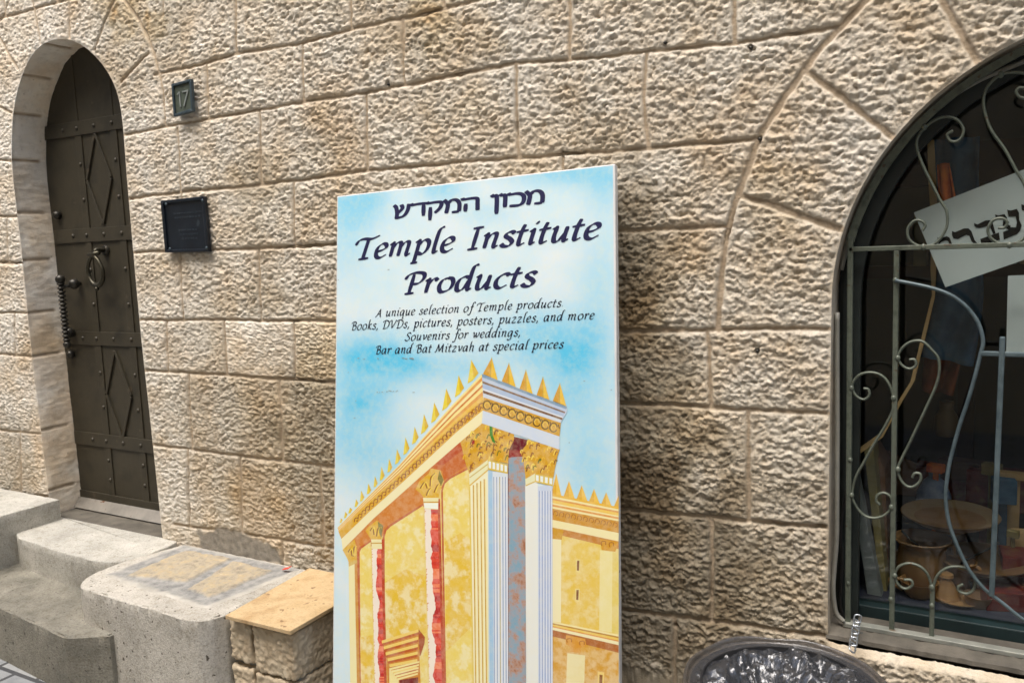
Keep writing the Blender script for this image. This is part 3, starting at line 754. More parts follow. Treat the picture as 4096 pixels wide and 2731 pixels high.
def inset_top():
    outer = np.array(xy(ZL([(434, 2297), (737, 2181)], .462))+[(-2.165, -.03)]+xy(ZL([(1170, 2285), (832, 2424)], .462)))
    stA = xy(ZL([(505, 2301), (745, 2327), (922, 2234), (742, 2202)], .464)); stB = xy(ZL([(752, 2360), (840, 2390), (1090, 2284), (938, 2243)], .464))
    lo, hi = outer.min(0)-.03, outer.max(0)+.03; st = .006
    gx, gy = np.arange(lo[0], hi[0], st), np.arange(lo[1], min(hi[1], -.016), st); X, Y = np.meshgrid(gx, gy)
    wx, wy = X+.012*perlin(X*14, Y*14, 50)+.006*perlin(X*45, Y*45, 51), Y+.012*perlin(X*14, Y*14, 52)+.006*perlin(X*45, Y*45, 53)
    so = poly_sd(wx, wy, [tuple(q) for q in outer])[0]; si = np.minimum(poly_sd(wx, wy, stA)[0], poly_sd(wx, wy, stB)[0])
    cem_ = (1-sstep(-.016, .012, so+.010*perlin(X*30, Y*30, 54))); inl = 1-sstep(-.006, .004, si)
    d1, d2 = worley(X*38+perlin(X*20, Y*20, 55), Y*38, 56)
    h = .4648+.0012*perlin(X*40, Y*40, 57)-.002*cem_+inl*(.004+.007*np.abs(perlin(X*24, Y*24, 58))+.003*perlin(X*70, Y*70, 59)+.003*(1-d1))
    ins_b = poly_sd(X, Y, bo)[0]; h = h-.0068*sstep(.004, .020, so+.004*perlin(X*40, Y*40, 61)); h = np.where(ins_b > -.016, .452, h)
    nx = len(gx); vs = np.stack([X.ravel(), Y.ravel(), h.ravel()], 1)-np.array(bench.location); idx = np.arange(X.size).reshape(X.shape)
    fs = np.stack([idx[:-1, :-1].ravel(), idx[:-1, 1:].ravel(), idx[1:, 1:].ravel(), idx[1:, :-1].ravel()], 1)
    me = bpy.data.meshes.new("inset_stones"); me.from_pydata(vs.tolist(), [], fs.tolist()); me.polygons.foreach_set("use_smooth", [True]*len(fs))
    ca = me.color_attributes.new("inset", 'FLOAT_COLOR', 'POINT'); ca.data.foreach_set("color", np.stack([cem_, inl, 0*inl, 0*inl+1], -1).ravel())
    me.materials.append(mat_inset()); o = bpy.data.objects.new("inset_stones", me); COL.objects.link(o); o.parent = bench
inset_top()
# tile and the block it lies on
t0 = xy(ZL([(901, 2462), (1161, 2525)], .475)); t1 = Zp(1328, 2425, .475)
tl = [t0[0], t0[1], (-1.815, -.03), (-2.118, -.03)]
til = thing("paving_tile", "honey coloured flat tile lying on the low stone block", "tile", (-1.95, -.24, .465))
b = MB(); b.prism([Vector((x, y, .4645)) for x, y in tl], (0, 0, .0125)); b.build("slab", M['tile'], til, bevel=.0015)
blk = thing("stone_block", "low block of split stones under the honey coloured tile", "block", (-1.95, -.2, .12))
def rough_box(c, size, name, mat, parent, amp=.0085, div=.005, rnd=.009, seed=0):
    cx, cy, cz = c; hx, hy, hz = [s/2 for s in size]; idx = {}; b = MB()
    n = [max(3, int(s/div)) for s in size]
    def vid(i, j, k):
        key = (i, j, k)
        if key in idx: return idx[key]
        p = Vector((-hx+2*hx*i/n[0], -hy+2*hy*j/n[1], -hz+2*hz*k/n[2]))
        q = Vector((max(-hx+rnd, min(hx-rnd, p.x)), max(-hy+rnd, min(hy-rnd, p.y)), max(-hz+rnd, min(hz-rnd, p.z))))
        d = p-q; d = d.normalized() if d.length > 1e-9 else Vector((0, 0, 0)); q = q+d*rnd
        w = q+Vector((seed*3.1, seed*1.7, seed))
        h = abs(mnoise.noise(w*46))*1.3+.7*abs(mnoise.noise(w*105))+.3*mnoise.noise(w*200)-.3
        idx[key] = len(b.v); b.v.append(Vector(c)+q+d*(h*amp)); return idx[key]
    for ax in range(3):
        u, v = (ax+1) % 3, (ax+2) % 3
        for side in (0, n[ax]):
            for i in range(n[u]):
                for j in range(n[v]):
                    q = []
                    for a, bb in ((0, 0), (1, 0), (1, 1), (0, 1)):
                        k = [0, 0, 0]; k[ax] = side; k[u] = i+a; k[v] = j+bb; q.append(vid(*k))
                    if side == 0: q.reverse()
                    b.f.append(q); b.c.append(None); b.m.append(0)
    return b.build(name, mat, parent, smooth='all')
x0, x1, yf = -2.105, -1.83, -.405
b = MB(); b.box(((x0+x1)/2, (yf+.0)/2, .285), (x1-x0-.02, -yf-.03, .35)); b.build("mortar_core", M['cement'], blk)
rough_box((x0+.047, yf+.09, .385), (.09, .2, .135), "block_stone", M['blockstone'], blk, seed=1)
rough_box((x1-.085, yf+.09, .375), (.17, .2, .15), "block_stone", M['blockstone'], blk, seed=2)
rough_box((x1-.075, yf+.29, .375), (.15, .17, .15), "block_stone", M['blockstone'], blk, seed=3)
rough_box((x0+.047, yf+.09, .21), (.09, .2, .17), "block_stone", M['blockstone'], blk, seed=4)
rough_box((x1-.085, yf+.09, .205), (.17, .2, .17), "block_stone", M['blockstone'], blk, seed=5)
rough_box((x1-.075, yf+.29, .205), (.15, .17, .17), "block_stone", M['blockstone'], blk, seed=6)
# scrap of red paper on the bench
p = Zp(1146, 2280, .468); b = MB()
cr = [(-.018, -.004, 0), (-.006, -.01, .004), (.012, -.004, .008), (.02, .008, .016), (.008, .006, .01), (-.01, .004, .005)]
b.add([p+Vector(q) for q in cr]+[p+Vector(q)+Vector((0, 0, .002)) for q in cr], [(0, 5, 4, 1), (1, 4, 3, 2), (6, 7, 10, 11), (7, 8, 9, 10)]+[(i, (i+1) % 6, 6+(i+1) % 6, 6+i) for i in range(6)])
tag(b.build("paper_scrap", M['redscrap']), "small crumpled red scrap lying on the stone bench", "litter")

# ------------------------------------------------------------------ bronze door
DY = .15
door = thing("arched_door", "dark bronze arched metal door with rivets, diamond bars and straps", "door", (-3.34, DY, .46))
P = np.array(door_poly); ctr = P.mean(0)
b = MB(); outl = [Vector((q[0]+(.03 if q[0] > ctr[0] else -.0)*1, DY, q[1]+.02*(q[1] > 2.2))) for q in door_poly if q[1] > .47]
outl = [Vector((outl[0].x, DY, .478))]+outl+[Vector((outl[-1].x, DY, .478))]
b.prism(outl, (0, .04, 0)); b.build("panel", M['door'], door)
def face(name, pts, th, mat=None, parent=door, bevel=.0015):
    b = MB(); b.prism([Vector((x, DY, z)) for x, z in pts], (0, -th, 0)); return b.build(name, mat or M['door'], parent, bevel=bevel)
S1, S2 = -3.466, -3.228
hz = [W(357*.871, 590*.871, DY).z, W(400*.871, 1080*.871, DY).z, W(*k1([(440, 205)])[0], DY).z]
hz = [2.166, 1.709, W(435*.871, 1553*.871, DY).z, W(*k1([(495, 455)])[0], DY).z]
XL, XR = -3.70, -2.93
def vstrap(x, z0, z1): face("strap", [(x-.021, z0), (x+.021, z0), (x+.021, z1), (x-.021, z1)], .0055)
for x in (S1, S2): vstrap(x, .50, 2.14); 
for x in (S1, S2): face("seam_strip", [(x-.006, 2.19), (x+.006, 2.19), (x+.006, 2.46 if x == S1 else 2.42), (x-.006, 2.46 if x == S1 else 2.42)], .003)
for z in hz: face("cross_strap", [(XL, z-.03), (XR, z-.03), (XR, z+.03), (XL, z+.03)], .0085)
face("cross_strap", [(XL, .50), (XR, .50), (XR, .54), (XL, .54)], .0085)
b = MB(); b.prism([Vector((XL, DY-.004, .512)), Vector((XL, DY-.045, .468)), Vector((XL, DY-.004, .468))], (XR-XL, 0, 0)); b.build("kick_plate", M['kick'], door)
def diamond(cxd, cz, w, h):
    T, Rr, B_, L_ = (cxd, cz+h), (cxd+w, cz), (cxd, cz-h), (cxd-w, cz)
    b = MB()
    for a, c in ((T, Rr), (Rr, B_), (B_, L_), (L_, T)):
        a3, c3 = Vector((a[0], DY-.004, a[1])), Vector((c[0], DY-.004, c[1])); d = (c3-a3)*.015
        b.bar(a3+d, c3-d, .013, .010)
    return b.build("diamond_bar", M['door'], door, bevel=.002)
def dz(pts): return [W(a*.871, b_*.871, DY) for a, b_ in pts]
q = dz([(440, 605), (522, 812), (477, 1025), (410, 832)])
diamond((q[0].x+q[2].x)/2, (q[1].z+q[3].z)/2, (q[1].x-q[3].x)/2, (q[0].z-q[2].z)/2)
q = [W(*k1([c])[0], DY) for c in [(525, 38), (622, 248), (575, 450), (508, 245)]]
diamond((q[0].x+q[2].x)/2, (q[1].z+q[3].z)/2, (q[1].x-q[3].x)/2, (q[0].z-q[2].z)/2)
riv = []
mids = [(XL+S1)/2+.02, S1, (S1+S2)/2, S2]
for z in hz: riv += [(x, z, .0085) for x in mids]
zz = [2.166]+hz[1:]+[.52]
for a, c in zip(zz, zz[1:]):
    for f in (1/3, 2/3): riv += [(S1, a+(c-a)*f, .0055), (S2, a+(c-a)*f, .0055)]
b = MB(); b.ball((riv[0][0], DY-riv[0][2], riv[0][1]), .0095, 10, (1, .75, 1)); r0 = b.build("rivet", M['door'], door, smooth='all', loc=(riv[0][0], DY-riv[0][2], riv[0][1]))
for x, z, y in riv[1:]:
    r = r0.copy(); COL.objects.link(r); r.parent = door; r.location = Vector((x, DY-y, z))-origin(door)
# knocker: rose, bracket, hanging ring
kn = W(200+590*.3828, 900+265*.3828, DY)
b = MB(); b.lathe(kn+Vector((0, -.012, 0)), [(.0, .0), (.02, -.001), (.024, .006), (.024, .014)], 20, axis=(0, 1, 0)); kr = b.build("door_knocker", M['iron_dark'], door, smooth=True)
b = MB(); b.tube([kn+Vector((0, -.01, .0)), kn+Vector((-.004, -.045, .004)), kn+Vector((-.012, -.055, -.012))], [.008, .010, .011], 8)
b.tube([kn+Vector((-.055, -.05, -.014)), kn+Vector((-.012, -.055, -.014)), kn+Vector((.02, -.05, -.010))], [.008, .011, .009], 8)
b.build("knocker_hinge", M['brass'], kr, smooth='all')
rc = kn+Vector((-.018, -.05, -.085)); pts = []
for i in range(28):
    a = 2*math.pi*i/28; sx = .052*(1-.30*max(0, math.sin(a))); pts.append(rc+Vector((sx*math.cos(a), -.004*math.sin(a), .064*math.sin(a))))
b = MB(); b.tube(pts, [.0085+.003*max(0, -math.sin(2*math.pi*i/28)) for i in range(28)], 8, closed=True)
b.ball(rc+Vector((0, 0, -.078)), .010, 8); b.build("knocker_ring", M['brass'], kr, smooth='all')
# twisted pull handle on two balls
HY = DY-.085
ha, hb = W(200+110*.3828, 900+605*.3828, HY), W(200+62*.3828, 900+1225*.3828, HY)
hb.x = ha.x+.004
ba, bb_ = W(200+250*.3828, 900+615*.3828, DY-.03), W(200+200*.3828, 900+1125*.3828, DY-.03)
b = MB(); pts, rad = [], []
for i in range(121):
    t = i/120; p = ha+(hb-ha)*t; pts.append(p); rad.append(.0125+.0045*math.sin(t*2*math.pi*15))
b.tube(pts, rad, 10); hd = b.build("pull_handle", M['iron_dark'], door, smooth='all')
b = MB(); b.ball(ha+Vector((0, 0, .016)), .021); b.ball(hb+Vector((0, 0, -.008)), .017); b.build("handle_finial", M['iron_dark'], hd, smooth='all')
for q in (ba, bb_):
    b = MB(); b.ball(q, .024, 16); b.build("handle_ball", M['iron_dark'], hd, smooth='all')
    b = MB(); zt = q.z-.012; b.tube([q+Vector((0, .03, 0)), q], .010, 8); b.tube([q+Vector((0, 0, -.008)), Vector((ha.x, HY, q.z-.008))], .007, 8); b.build("handle_post", M['iron_dark'], hd, smooth='all')
for c in ((215, 1350), (45, 20)):
    q = W(200+c[0]*.3828, 900+c[1]*.3828, DY-.012)
    if c[0] == 45: q = W(262*.871, 988*.871, DY-.012)
    b = MB(); b.ball(q, .020, 14); b.build("door_knob", M['iron_dark'], door, smooth='all')

# ------------------------------------------------------------------ number plate and plaque
def plate_frame(cor, y0, th, fw, name, label, cat, mframe, mface):
    q = WL(cor, y0); ct = sum(q, Vector((0, 0, 0)))/4
    root = thing(name, label, cat, ct)
    inn = [ct+(p-ct)*(1-fw/((p-ct).length)*1.35) for p in q]; off = Vector((0, -th, 0))
    b = MB(); b.prism([ct+(p-ct)*.97 for p in q], off*.55); b.build("face", mface, root)
    b = MB()
    for i in range(4):
        a, c, d, e = q[i], q[(i+1) % 4], inn[(i+1) % 4], inn[i]; b.prism([a, c, d, e], off)
    b.build("frame", mframe, root, bevel=.002)
    return root, ct, off
cor = [(600+x*.574, 200+y*.574) for x, y in [(168, 242), (305, 205), (318, 432), (185, 470)]]
root, ct, off = plate_frame(cor, -.022, .014, .010, "house_number_plate", "small dark framed metal plate with the number 17 beside the door arch", "number plate", M['plate_frame'], M['plate_green'])
b = MB(); K17 = lambda L_: [W(600+x*.574, 200+y*.574, -.031) for x, y in L_]
for st in ([(192, 312), (206, 296), (214, 394)], [(226, 294), (266, 283), (240, 388)]):
    p = K17(st)
    for i in range(len(p)-1): b.bar(p[i], p[i+1]+(p[i+1]-p[i])*.04, .0056, .004+.0004*i)
b.build("numeral", M['numeral'], root)
b = MB(); q = WL(cor, 0); c0 = sum(q, Vector((0, 0, 0)))/4; b.box((c0.x, -.012, c0.z), (.05, .02, .07)); b.build("fixing_block", M['plate_frame'], root)
cor = [(600+x*.574, 200+y*.574) for x, y in [(96, 1052), (398, 1020), (432, 1405), (128, 1412)]]
root, ct, off = plate_frame(cor, -.014, .016, .013, "wall_plaque", "square dark blue metal plaque with faint worn lines of lettering", "plaque", M['plaque'], M['plaque'])
b = MB(); rg = random.Random(2)
qq = WL(cor, -.0232)
def pq(u, v): return (qq[0]*(1-u)+qq[1]*u)*(1-v)+(qq[3]*(1-u)+qq[2]*u)*v
for v, u0, u1 in ((.26, .2, .82), (.34, .22, .8), (.58, .28, .72), (.66, .3, .7), (.74, .34, .66)):
    u = u0; b = MB()
    while u < u1:
        w = rg.uniform(.025, .05); b.bar(pq(u, v), pq(u+w, v), .006, .0012); u += w+rg.uniform(.012, .03)
    b.build("worn_lettering", M['worn'], root)
b = MB(); 
for u, v in ((.08, .07), (.92, .07), (.08, .93), (.92, .93)):
    b = MB(); b.ball(pq(u, v)+Vector((0, -.007, 0)), .006, 8, (1, .5, 1)); b.build('screw', M['plate_frame'], root, smooth='all')


# ------------------------------------------------------------------ the leaning sign
SU = Vector((0.99504585, 0.09245795, 0.03654151)).normalized()
SV = Vector((0.05139134, -0.16372028, -0.9851673)).normalized()
SN = SU.cross(SV).normalized()                       # away from the viewer
TR = W(2460, 656, -.052)
TLp = onplane(1348, 785, TR, SN)
SW_ = (TR-TLp).dot(SU); SLEN = (TLp.z-.125)/(-SV.z)
def Sg(x, y, off=0.0):
    return onplane(x, y, TR, SN)-SN*off
sign = thing("leaning_sign", "tall white edged board with sky, golden temple picture and lettering leaning on the wall", "sign", TLp+SV*SLEN)
TH = .024
b = MB(); c = [TLp, TR, TR+SV*SLEN, TLp+SV*SLEN]
b.prism([p-SN*0.0 for p in c], SN*TH); b.build("board", M['whiteboard'], sign, bevel=.0025)
# printed sky: a fine sheet on the board, ink colours per corner
def inkmesh(name, faces, mat, parent, smooth=False):
    b = MB()
    for pts, col in faces: b.add(pts, [tuple(range(len(pts)))], col)
    return b.build(name, mat, parent, attr="ink")
blobs = [(1390, 830, 150, 90, .95), (1760, 745, 90, 60, .8), (2270, 690, 260, 60, .8), (2420, 760, 90, 100, .5), (1480, 1420, 190, 110, .75), (2180, 1350, 200, 110, .85), (2300, 1480, 160, 150, .8),
         (1430, 1590, 150, 150, .85), (1600, 1450, 140, 80, .6), (1390, 1000, 100, 140, .4), (1420, 1800, 160, 120, .5), (2400, 1150, 90, 220, .45), (1600, 1900, 150, 150, .4), (2330, 1750, 160, 160, .5), (1850, 1480, 180, 80, .5), (1500, 780, 60, 40, .4), (1950, 850, 120, 50, .3), (2380, 1950, 120, 120, .45)]
gu, gv = 58, 120; sv, sf, sc_ = [], [], []
e = .010
for j in range(gv+1):
    for i in range(gu+1):
        p = TLp+SU*(e*.4+(SW_-e*1.0)*i/gu)+SV*(e*.4+(SLEN-.01)*j/gv)
        sv.append(p-SN*.0004)
inv = CAMR.transposed()
def topx(p):
    q = inv @ (p-CAM); return 2048+F_PX*q.x/(-q.z), 1365.5-F_PX*q.y/(-q.z)
white_, pale_, blue_ = np.array(lin(243, 247, 246)[:3]), np.array(lin(206, 236, 244)[:3]), np.array(lin(92, 202, 238)[:3])
cols = []
for p in sv:
    x, y = topx(p)
    a = sum(w*math.exp(-((x-bx)/rx)**2-((y-by)/ry)**2) for bx, by, rx, ry, w in blobs)
    nz_ = mnoise.noise(Vector((x/210, y/120, 1)))*.5+mnoise.noise(Vector((x/80, y/55, 4)))*.3
    a = max(0, min(1, a*.82*(1+.6*nz_)+.09+.12*nz_))
    t = max(0, min(1, .5+nz_*1.1))
    c_ = (white_*t+pale_*(1-t))*(1-a)+blue_*a
    cols.append((*c_, 0.0))
b = MB(); b.v = sv
for j in range(gv):
    for i in range(gu): b.f.append([j*(gu+1)+i, j*(gu+1)+i+1, (j+1)*(gu+1)+i+1, (j+1)*(gu+1)+i]); b.c.append(None); b.m.append(0)
me_o = b.build("printed_sky", M['print'], sign, smooth='all')
ca = me_o.data.color_attributes.new("ink", 'FLOAT_COLOR', 'POINT'); ca.data.foreach_set("color", [c for q in cols for c in q])

# printed building: layers of flat ink, drawn back to front
LAY = [0.0007]
pic, marb, gmar = [], [], []
def z4(x, y): return (1300+x*.849, 1400+y*.849)
def ink(pts, rgb, mot=0.0, dst=None, raw=False):
    LAY[0] += .000002
    P3 = [Sg(*(p if raw else z4(*p)), LAY[0]) for p in pts]
    tris = mgeo.tessellate_polygon([[Vector((q-TLp).dot(SU) if 0 else ((q-TLp).dot(SU), (q-TLp).dot(SV), 0)) for q in P3]])
    col = (*lin(*rgb)[:3], mot)
    for t in tris: (pic if dst is None else dst).append(([P3[i] for i in t], col))
def lerp(a, b_, t): return (a[0]+(b_[0]-a[0])*t, a[1]+(b_[1]-a[1])*t)
def band(top, bot, t0, t1, rgb, mot=0.0):        # strip between two polylines
    A = [lerp(p, q, t0) for p, q in zip(top, bot)]; B_ = [lerp(p, q, t1) for p, q in zip(top, bot)]
    for i in range(len(A)-1): ink([A[i], A[i+1], B_[i+1], B_[i]], rgb, mot); LAY[0] -= .000002
    LAY[0] += .000002
def stroke4(pts, w, rgb, n=4):
    P = crspline(pts, n) if len(pts) > 2 else [np.array(pts[0], float), np.array(pts[1], float)]
    LAY[0] += .000002
    for i in range(len(P)-1):
        t = P[i+1]-P[i]; l = np.linalg.norm(t)
        if l < 1e-6: continue
        nn = np.array([-t[1], t[0]])/l*w/2
        ink([tuple(P[i]+nn), tuple(P[i+1]+nn), tuple(P[i+1]-nn), tuple(P[i]-nn)], rgb); LAY[0] -= .000002
GOLD, PALE, ORNG, DKOR, YEL, WHT, BLUW, BLUG, DRED = (232, 190, 66), (249, 236, 172), (232, 162, 78), (200, 112, 50), (236, 200, 70), (242, 244, 232), (206, 220, 236), (150, 174, 204), (120, 16, 30)
BOT = 1580
# rear wing at right
for (ax, ay), bw in (((1090, 580), 24), ((1150, 615), 27), ((1210, 635), 26), ((1268, 652), 26), ((1325, 668), 25), ((1384, 684), 24)):
    by = 678+(ax-1075)*.20; cut = [(ax-bw, by), (ax, ay), (min(1384, ax+bw), by+4), (ax, by+10)]
    ink(cut, (232, 178, 50)); ink([(ax, ay), (min(1384, ax+bw), by+4), (ax, by+8)], (246, 200, 80))
T, B_ = [(1072, 676), (1384, 738)], [(1072, 900), (1384, 930)]
ink([(1072, 676), (1384, 738), (1384, BOT), (1072, BOT)], (240, 208, 96), .5)
T, B_ = [(1072, 676), (1384, 738)], [(1072, 745), (1384, 805)]
for t0, t1, c in ((0, .16, (240, 190, 60)), (.16, .3, PALE), (.3, .42, ORNG), (.42, .62, (246, 206, 90)), (.62, .72, PALE), (.72, .86, ORNG), (.86, 1, PALE)): band(T, B_, t0, t1, c)
band([(1072, 745), (1384, 805)], [(1072, 798), (1384, 860)], 0, 1, (214, 154, 46))
for i in range(11): 
    x = 1088+i*28; y = 768+i*5.4; stroke4([(x-12, y+8), (x-6, y-10), (x+8, y-6), (x+8, y+8), (x, y+10)], 4, (176, 110, 30))
band([(1072, 798), (1384, 860)], [(1072, 834), (1384, 900)], 0, 1, (250, 238, 180))
ink([(1115, 842), (1384, 900), (1384, 936), (1115, 872)], (206, 138, 60))
ink([(1072, 888), (1114, 892), (1112, 1282), (1072, 1276)], (250, 240, 190), .15)
ink([(1296, 940), (1384, 955), (1384, 1335), (1292, 1318)], (246, 232, 160), .2)
ink([(1355, 950), (1384, 955), (1384, 1335), (1352, 1330)], (238, 214, 110), .3)
ink([(1115, 1060), (1294, 1050), (1292, 1318), (1112, 1282)], (240, 204, 84), .5)
ink([(1072, 834), (1125, 845), (1116, 892), (1072, 886)], (216, 160, 44)); ink([(1296, 888), (1384, 902), (1368, 948), (1304, 940)], (220, 160, 44))
for c in ((1315, 908), (1352, 914)): stroke4([(c[0]-10, c[1]+12), (c[0]-12, c[1]-6), (c[0]+6, c[1]-8), (c[0]+8, c[1]+8)], 5, (178, 112, 34))
for wx, wy in ((1192, 990), (1189, 1128)): ink([(wx-10, wy-6), (wx+12, wy-6), (wx+10, wy+56), (wx-10, wy+54)], (244, 222, 140)); ink([(wx-4, wy), (wx+7, wy), (wx+5, wy+48), (wx-5, wy+46)], (140, 86, 40))
T, B_ = [(1072, 1276), (1384, 1338)], [(1072, 1316), (1384, 1388)]
for t0, t1, c in ((0, .2, (250, 236, 170)), (.2, .34, (196, 140, 50)), (.34, .55, (244, 208, 100)), (.55, .68, ORNG), (.68, 1, (250, 240, 190))): band(T, B_, t0, t1, c)
ink([(1072, 1316), (1384, 1388), (1384, BOT), (1072, BOT)], (222, 164, 54), .45); ink([(1072, 1316), (1384, 1388), (1384, 1424), (1072, 1346)], (182, 106, 44))
ink([(1142, 1425), (1226, 1436), (1222, BOT), (1136, BOT)], (244, 230, 170), .3)
ink([(1136, 1340), (1226, 1358), (1232, 1392), (1206, 1400), (1204, 1424), (1158, 1420), (1156, 1396), (1134, 1382)], (226, 160, 56))
for c in ((1152, 1368), (1212, 1380)): stroke4([(c[0]-10, c[1]+8), (c[0]-12, c[1]-8), (c[0]+8, c[1]-10), (c[0]+10, c[1]+6)], 5, (190, 116, 40))
ink([(1286, 1512), (1316, 1516), (1314, BOT), (1284, BOT)], (246, 216, 130)); ink([(1294, 1526), (1308, 1528), (1306, BOT), (1292, BOT)], (150, 92, 40))
# main block: long left face
c_top = [(740, 112), (600, 258), (480, 392), (350, 540), (200, 692), (60, 835)]
c_bot = [(746, 232), (620, 338), (480, 470), (350, 592), (205, 722), (66, 858)]
f_bot = [(746, 282), (620, 386), (485, 512), (355, 632), (210, 760), (78, 888)]
w_bot = [(742, 344), (636, 434), (500, 552), (365, 672), (230, 792), (84, 940)]
# merlons
ml = [((690, 45), (672, 158), (724, 108)), ((630, 118), (612, 222), (656, 178)), ((572, 180), (552, 286), (597, 240)), ((515, 245), (500, 344), (540, 302)), ((467, 300), (452, 396), (488, 358)), ((423, 360), (410, 444), (442, 410)), ((380, 410), (369, 494), (399, 462)),
      ((340, 465), (330, 538), (358, 508)), ((303, 510), (294, 576), (318, 552)), ((267, 548), (258, 614), (282, 590)), ((236, 592), (229, 645), (249, 626)), ((205, 627), (197, 678), (219, 658)), ((172, 660), (165, 712), (186, 692)), ((147, 700), (140, 738), (158, 720)), ((118, 740), (110, 768), (130, 750)), ((96, 760), (90, 790), (107, 772)), ((75, 790), (70, 812), (84, 798))]
for a, l, r in ml: ink([l, a, r, ((l[0]+r[0])/2, (l[1]+r[1])/2+8)], (238, 216, 62)); ink([a, r, lerp(l, r, .55)], (224, 184, 48))
# wall face first, then the entablature over it
face_ = [(84, 940), (115, 1000), (120, BOT), (700, BOT), (690, 560), (742, 344)]
ink(face_+[], (240, 214, 120), .3)
ink(w_bot+[(90, 960), (150, 975), (160, 1000), (290, 870), (460, 735), (470, 700), (560, 620), (690, 545)][0:0]+[(150, 985), (285, 862), (460, 742), (560, 640), (690, 560)], (216, 134, 54))
ink([(636, 434), (666, 520), (664, 545), (560, 612), (556, 568), (500, 556)], (206, 108, 44)); ink([(636, 436), (650, 470), (560, 540), (520, 540)], (196, 84, 40))
# three wall panels with their arched heads
def panel(pts, edge): 
    ink(edge, (200, 100, 52)); ink(pts, (244, 219, 108), .8)
panel([(556, 660), (566, 628), (590, 606), (684, 556), (692, BOT), (572, BOT)], [(548, 660), (556, 628), (580, 600), (684, 548), (692, BOT), (562, BOT)])
panel([(282, 880), (290, 850), (310, 830), (462, 732), (484, BOT), (284, BOT)], [(272, 880), (280, 846), (302, 822), (462, 722), (484, BOT), (274, BOT)])
panel([(164, 950), (172, 934), (216, 902), (232, BOT), (170, BOT)], [(152, 950), (162, 928), (216, 894), (232, BOT), (160, BOT)])
for pts in ([(566, 900), (640, 860), (690, 900), (692, 1300), (570, 1420)], [(284, 1090), (380, 1030), (476, 1060), (480, 1330), (284, 1370)], [(166, 1350), (226, 1340), (232, BOT), (170, BOT)]): ink(pts, (238, 198, 60), .85)
# entablature
ink([*c_top, *c_bot[::-1]], ORNG)
for t0, t1, c in ((0, .12, (250, 232, 150)), (.12, .26, ORNG), (.26, .42, (250, 236, 170)), (.42, .52, (214, 126, 40)), (.52, .68, (250, 232, 150)), (.68, .84, ORNG), (.84, 1, (240, 196, 84))): band(c_top, c_bot, t0, t1, c)
band(c_bot, f_bot, 0, 1, (226, 174, 52)); band(f_bot, w_bot, 0, 1, (250, 240, 188))
def along(Pl, t):
    t = min(.9999, max(0, t))*(len(Pl)-1); i = int(t); return lerp(Pl[i], Pl[i+1], t-i)
for i in range(34):
    t = .012+i*.0265; a = along(c_bot, t); d = along(f_bot, t); m = lerp(a, d, .5); s_ = .5*math.hypot(a[0]-d[0], a[1]-d[1])*.8
    stroke4([(m[0]-s_*.7, m[1]+s_*.8), (m[0]-s_*.5, m[1]-s_*.4), (m[0]+s_*.5, m[1]-s_*.6), (m[0]+s_*.4, m[1]+s_*.4), (m[0]-s_*.1, m[1]+s_*.3)], max(2.5, s_*.24), (160, 88, 34) if i % 3 else (136, 60, 40), 3)
# columns of the left face
def cap(pts, acc):
    ink(pts, (228, 178, 40), .25)
    for st in acc: stroke4(st, 6, (150, 92, 30), 3)
    for st in acc: stroke4([(x+7, y-2) for x, y in st], 5, (246, 214, 80), 3)
def redcol(xa, xb, ya, xc, xd):
    ink([(xa, ya), (xb, ya), (xd, BOT), (xc, BOT)], (252, 238, 220))
    n = 110
    Lb = []; Rb = []
    rg = random.Random(int(xa))
    for i in range(n+1):
        t = i/n; l = xa+(xc-xa)*t; r = xb+(xd-xb)*t; w = r-l
        Lb.append((l+w*(.46+.30*mnoise.noise(Vector((xa, t*8, 0)))+.10*mnoise.noise(Vector((xa, t*30, 0)))+.03*rg.uniform(-1, 1)), ya+(BOT-ya)*t)); Rb.append((r, ya+(BOT-ya)*t))
    for i in range(n):
        t = i/n; kq = mnoise.noise(Vector((xa, t*14, 5)))+.25*rg.uniform(-1, 1); rgb = (228, 128, 84) if kq > .28 else (212, 72, 48) if kq > 0 else (200, 54, 38) if kq > -.25 else (176, 40, 36)
        ink([Lb[i], Rb[i], Rb[i+1], Lb[i+1]], rgb, .12, marb); LAY[0] -= .000002
        if rg.random() < .5:
            l = xa+(xc-xa)*t; ink([(l, Lb[i][1]), (l+(Lb[i][0]-l)*.3*rg.random(), Lb[i][1]), (l, Lb[i+1][1])], (226, 150, 70))
    LAY[0] += .000002
    ink([(xb-3, ya), (xb+9, ya), (xd+9, BOT), (xd-3, BOT)], (196, 70, 30))
redcol(468, 534, 700, 492, 556); marb2 = marb; marb = []; redcol(220, 268, 890, 236, 284)
ink([(462, 694), (536, 694), (534, 750), (470, 746)], (246, 236, 180)); band([(466, 716), (535, 716)], [(470, 746), (534, 750)], .1, .9, (250, 252, 236)); ink([(466, 712), (535, 712), (535, 718), (466, 718)], (212, 170, 60))
ink([(218, 888), (268, 888), (270, 936), (222, 934)], (246, 236, 180)); ink([(219, 905), (269, 905), (269, 911), (219, 911)], (212, 170, 60))
cap([(428, 655), (445, 618), (490, 580), (500, 556), (545, 565), (562, 616), (548, 650), (536, 694), (466, 694), (450, 672)], [[(450, 650), (470, 622), (482, 650)], [(496, 640), (500, 600), (520, 580)], [(515, 670), (530, 636), (546, 632)], [(478, 684), (488, 660), (500, 650)]])
ink([(540, 566), (560, 610), (548, 640), (532, 606)], (140, 128, 60))
cap([(192, 850), (205, 832), (246, 800), (276, 826), (268, 860), (266, 890), (218, 890), (204, 868)], [[(214, 850), (226, 836), (232, 868)], [(244, 876), (250, 840), (262, 836)]]); ink([(250, 806), (276, 826), (266, 884), (254, 850)], (142, 132, 70))
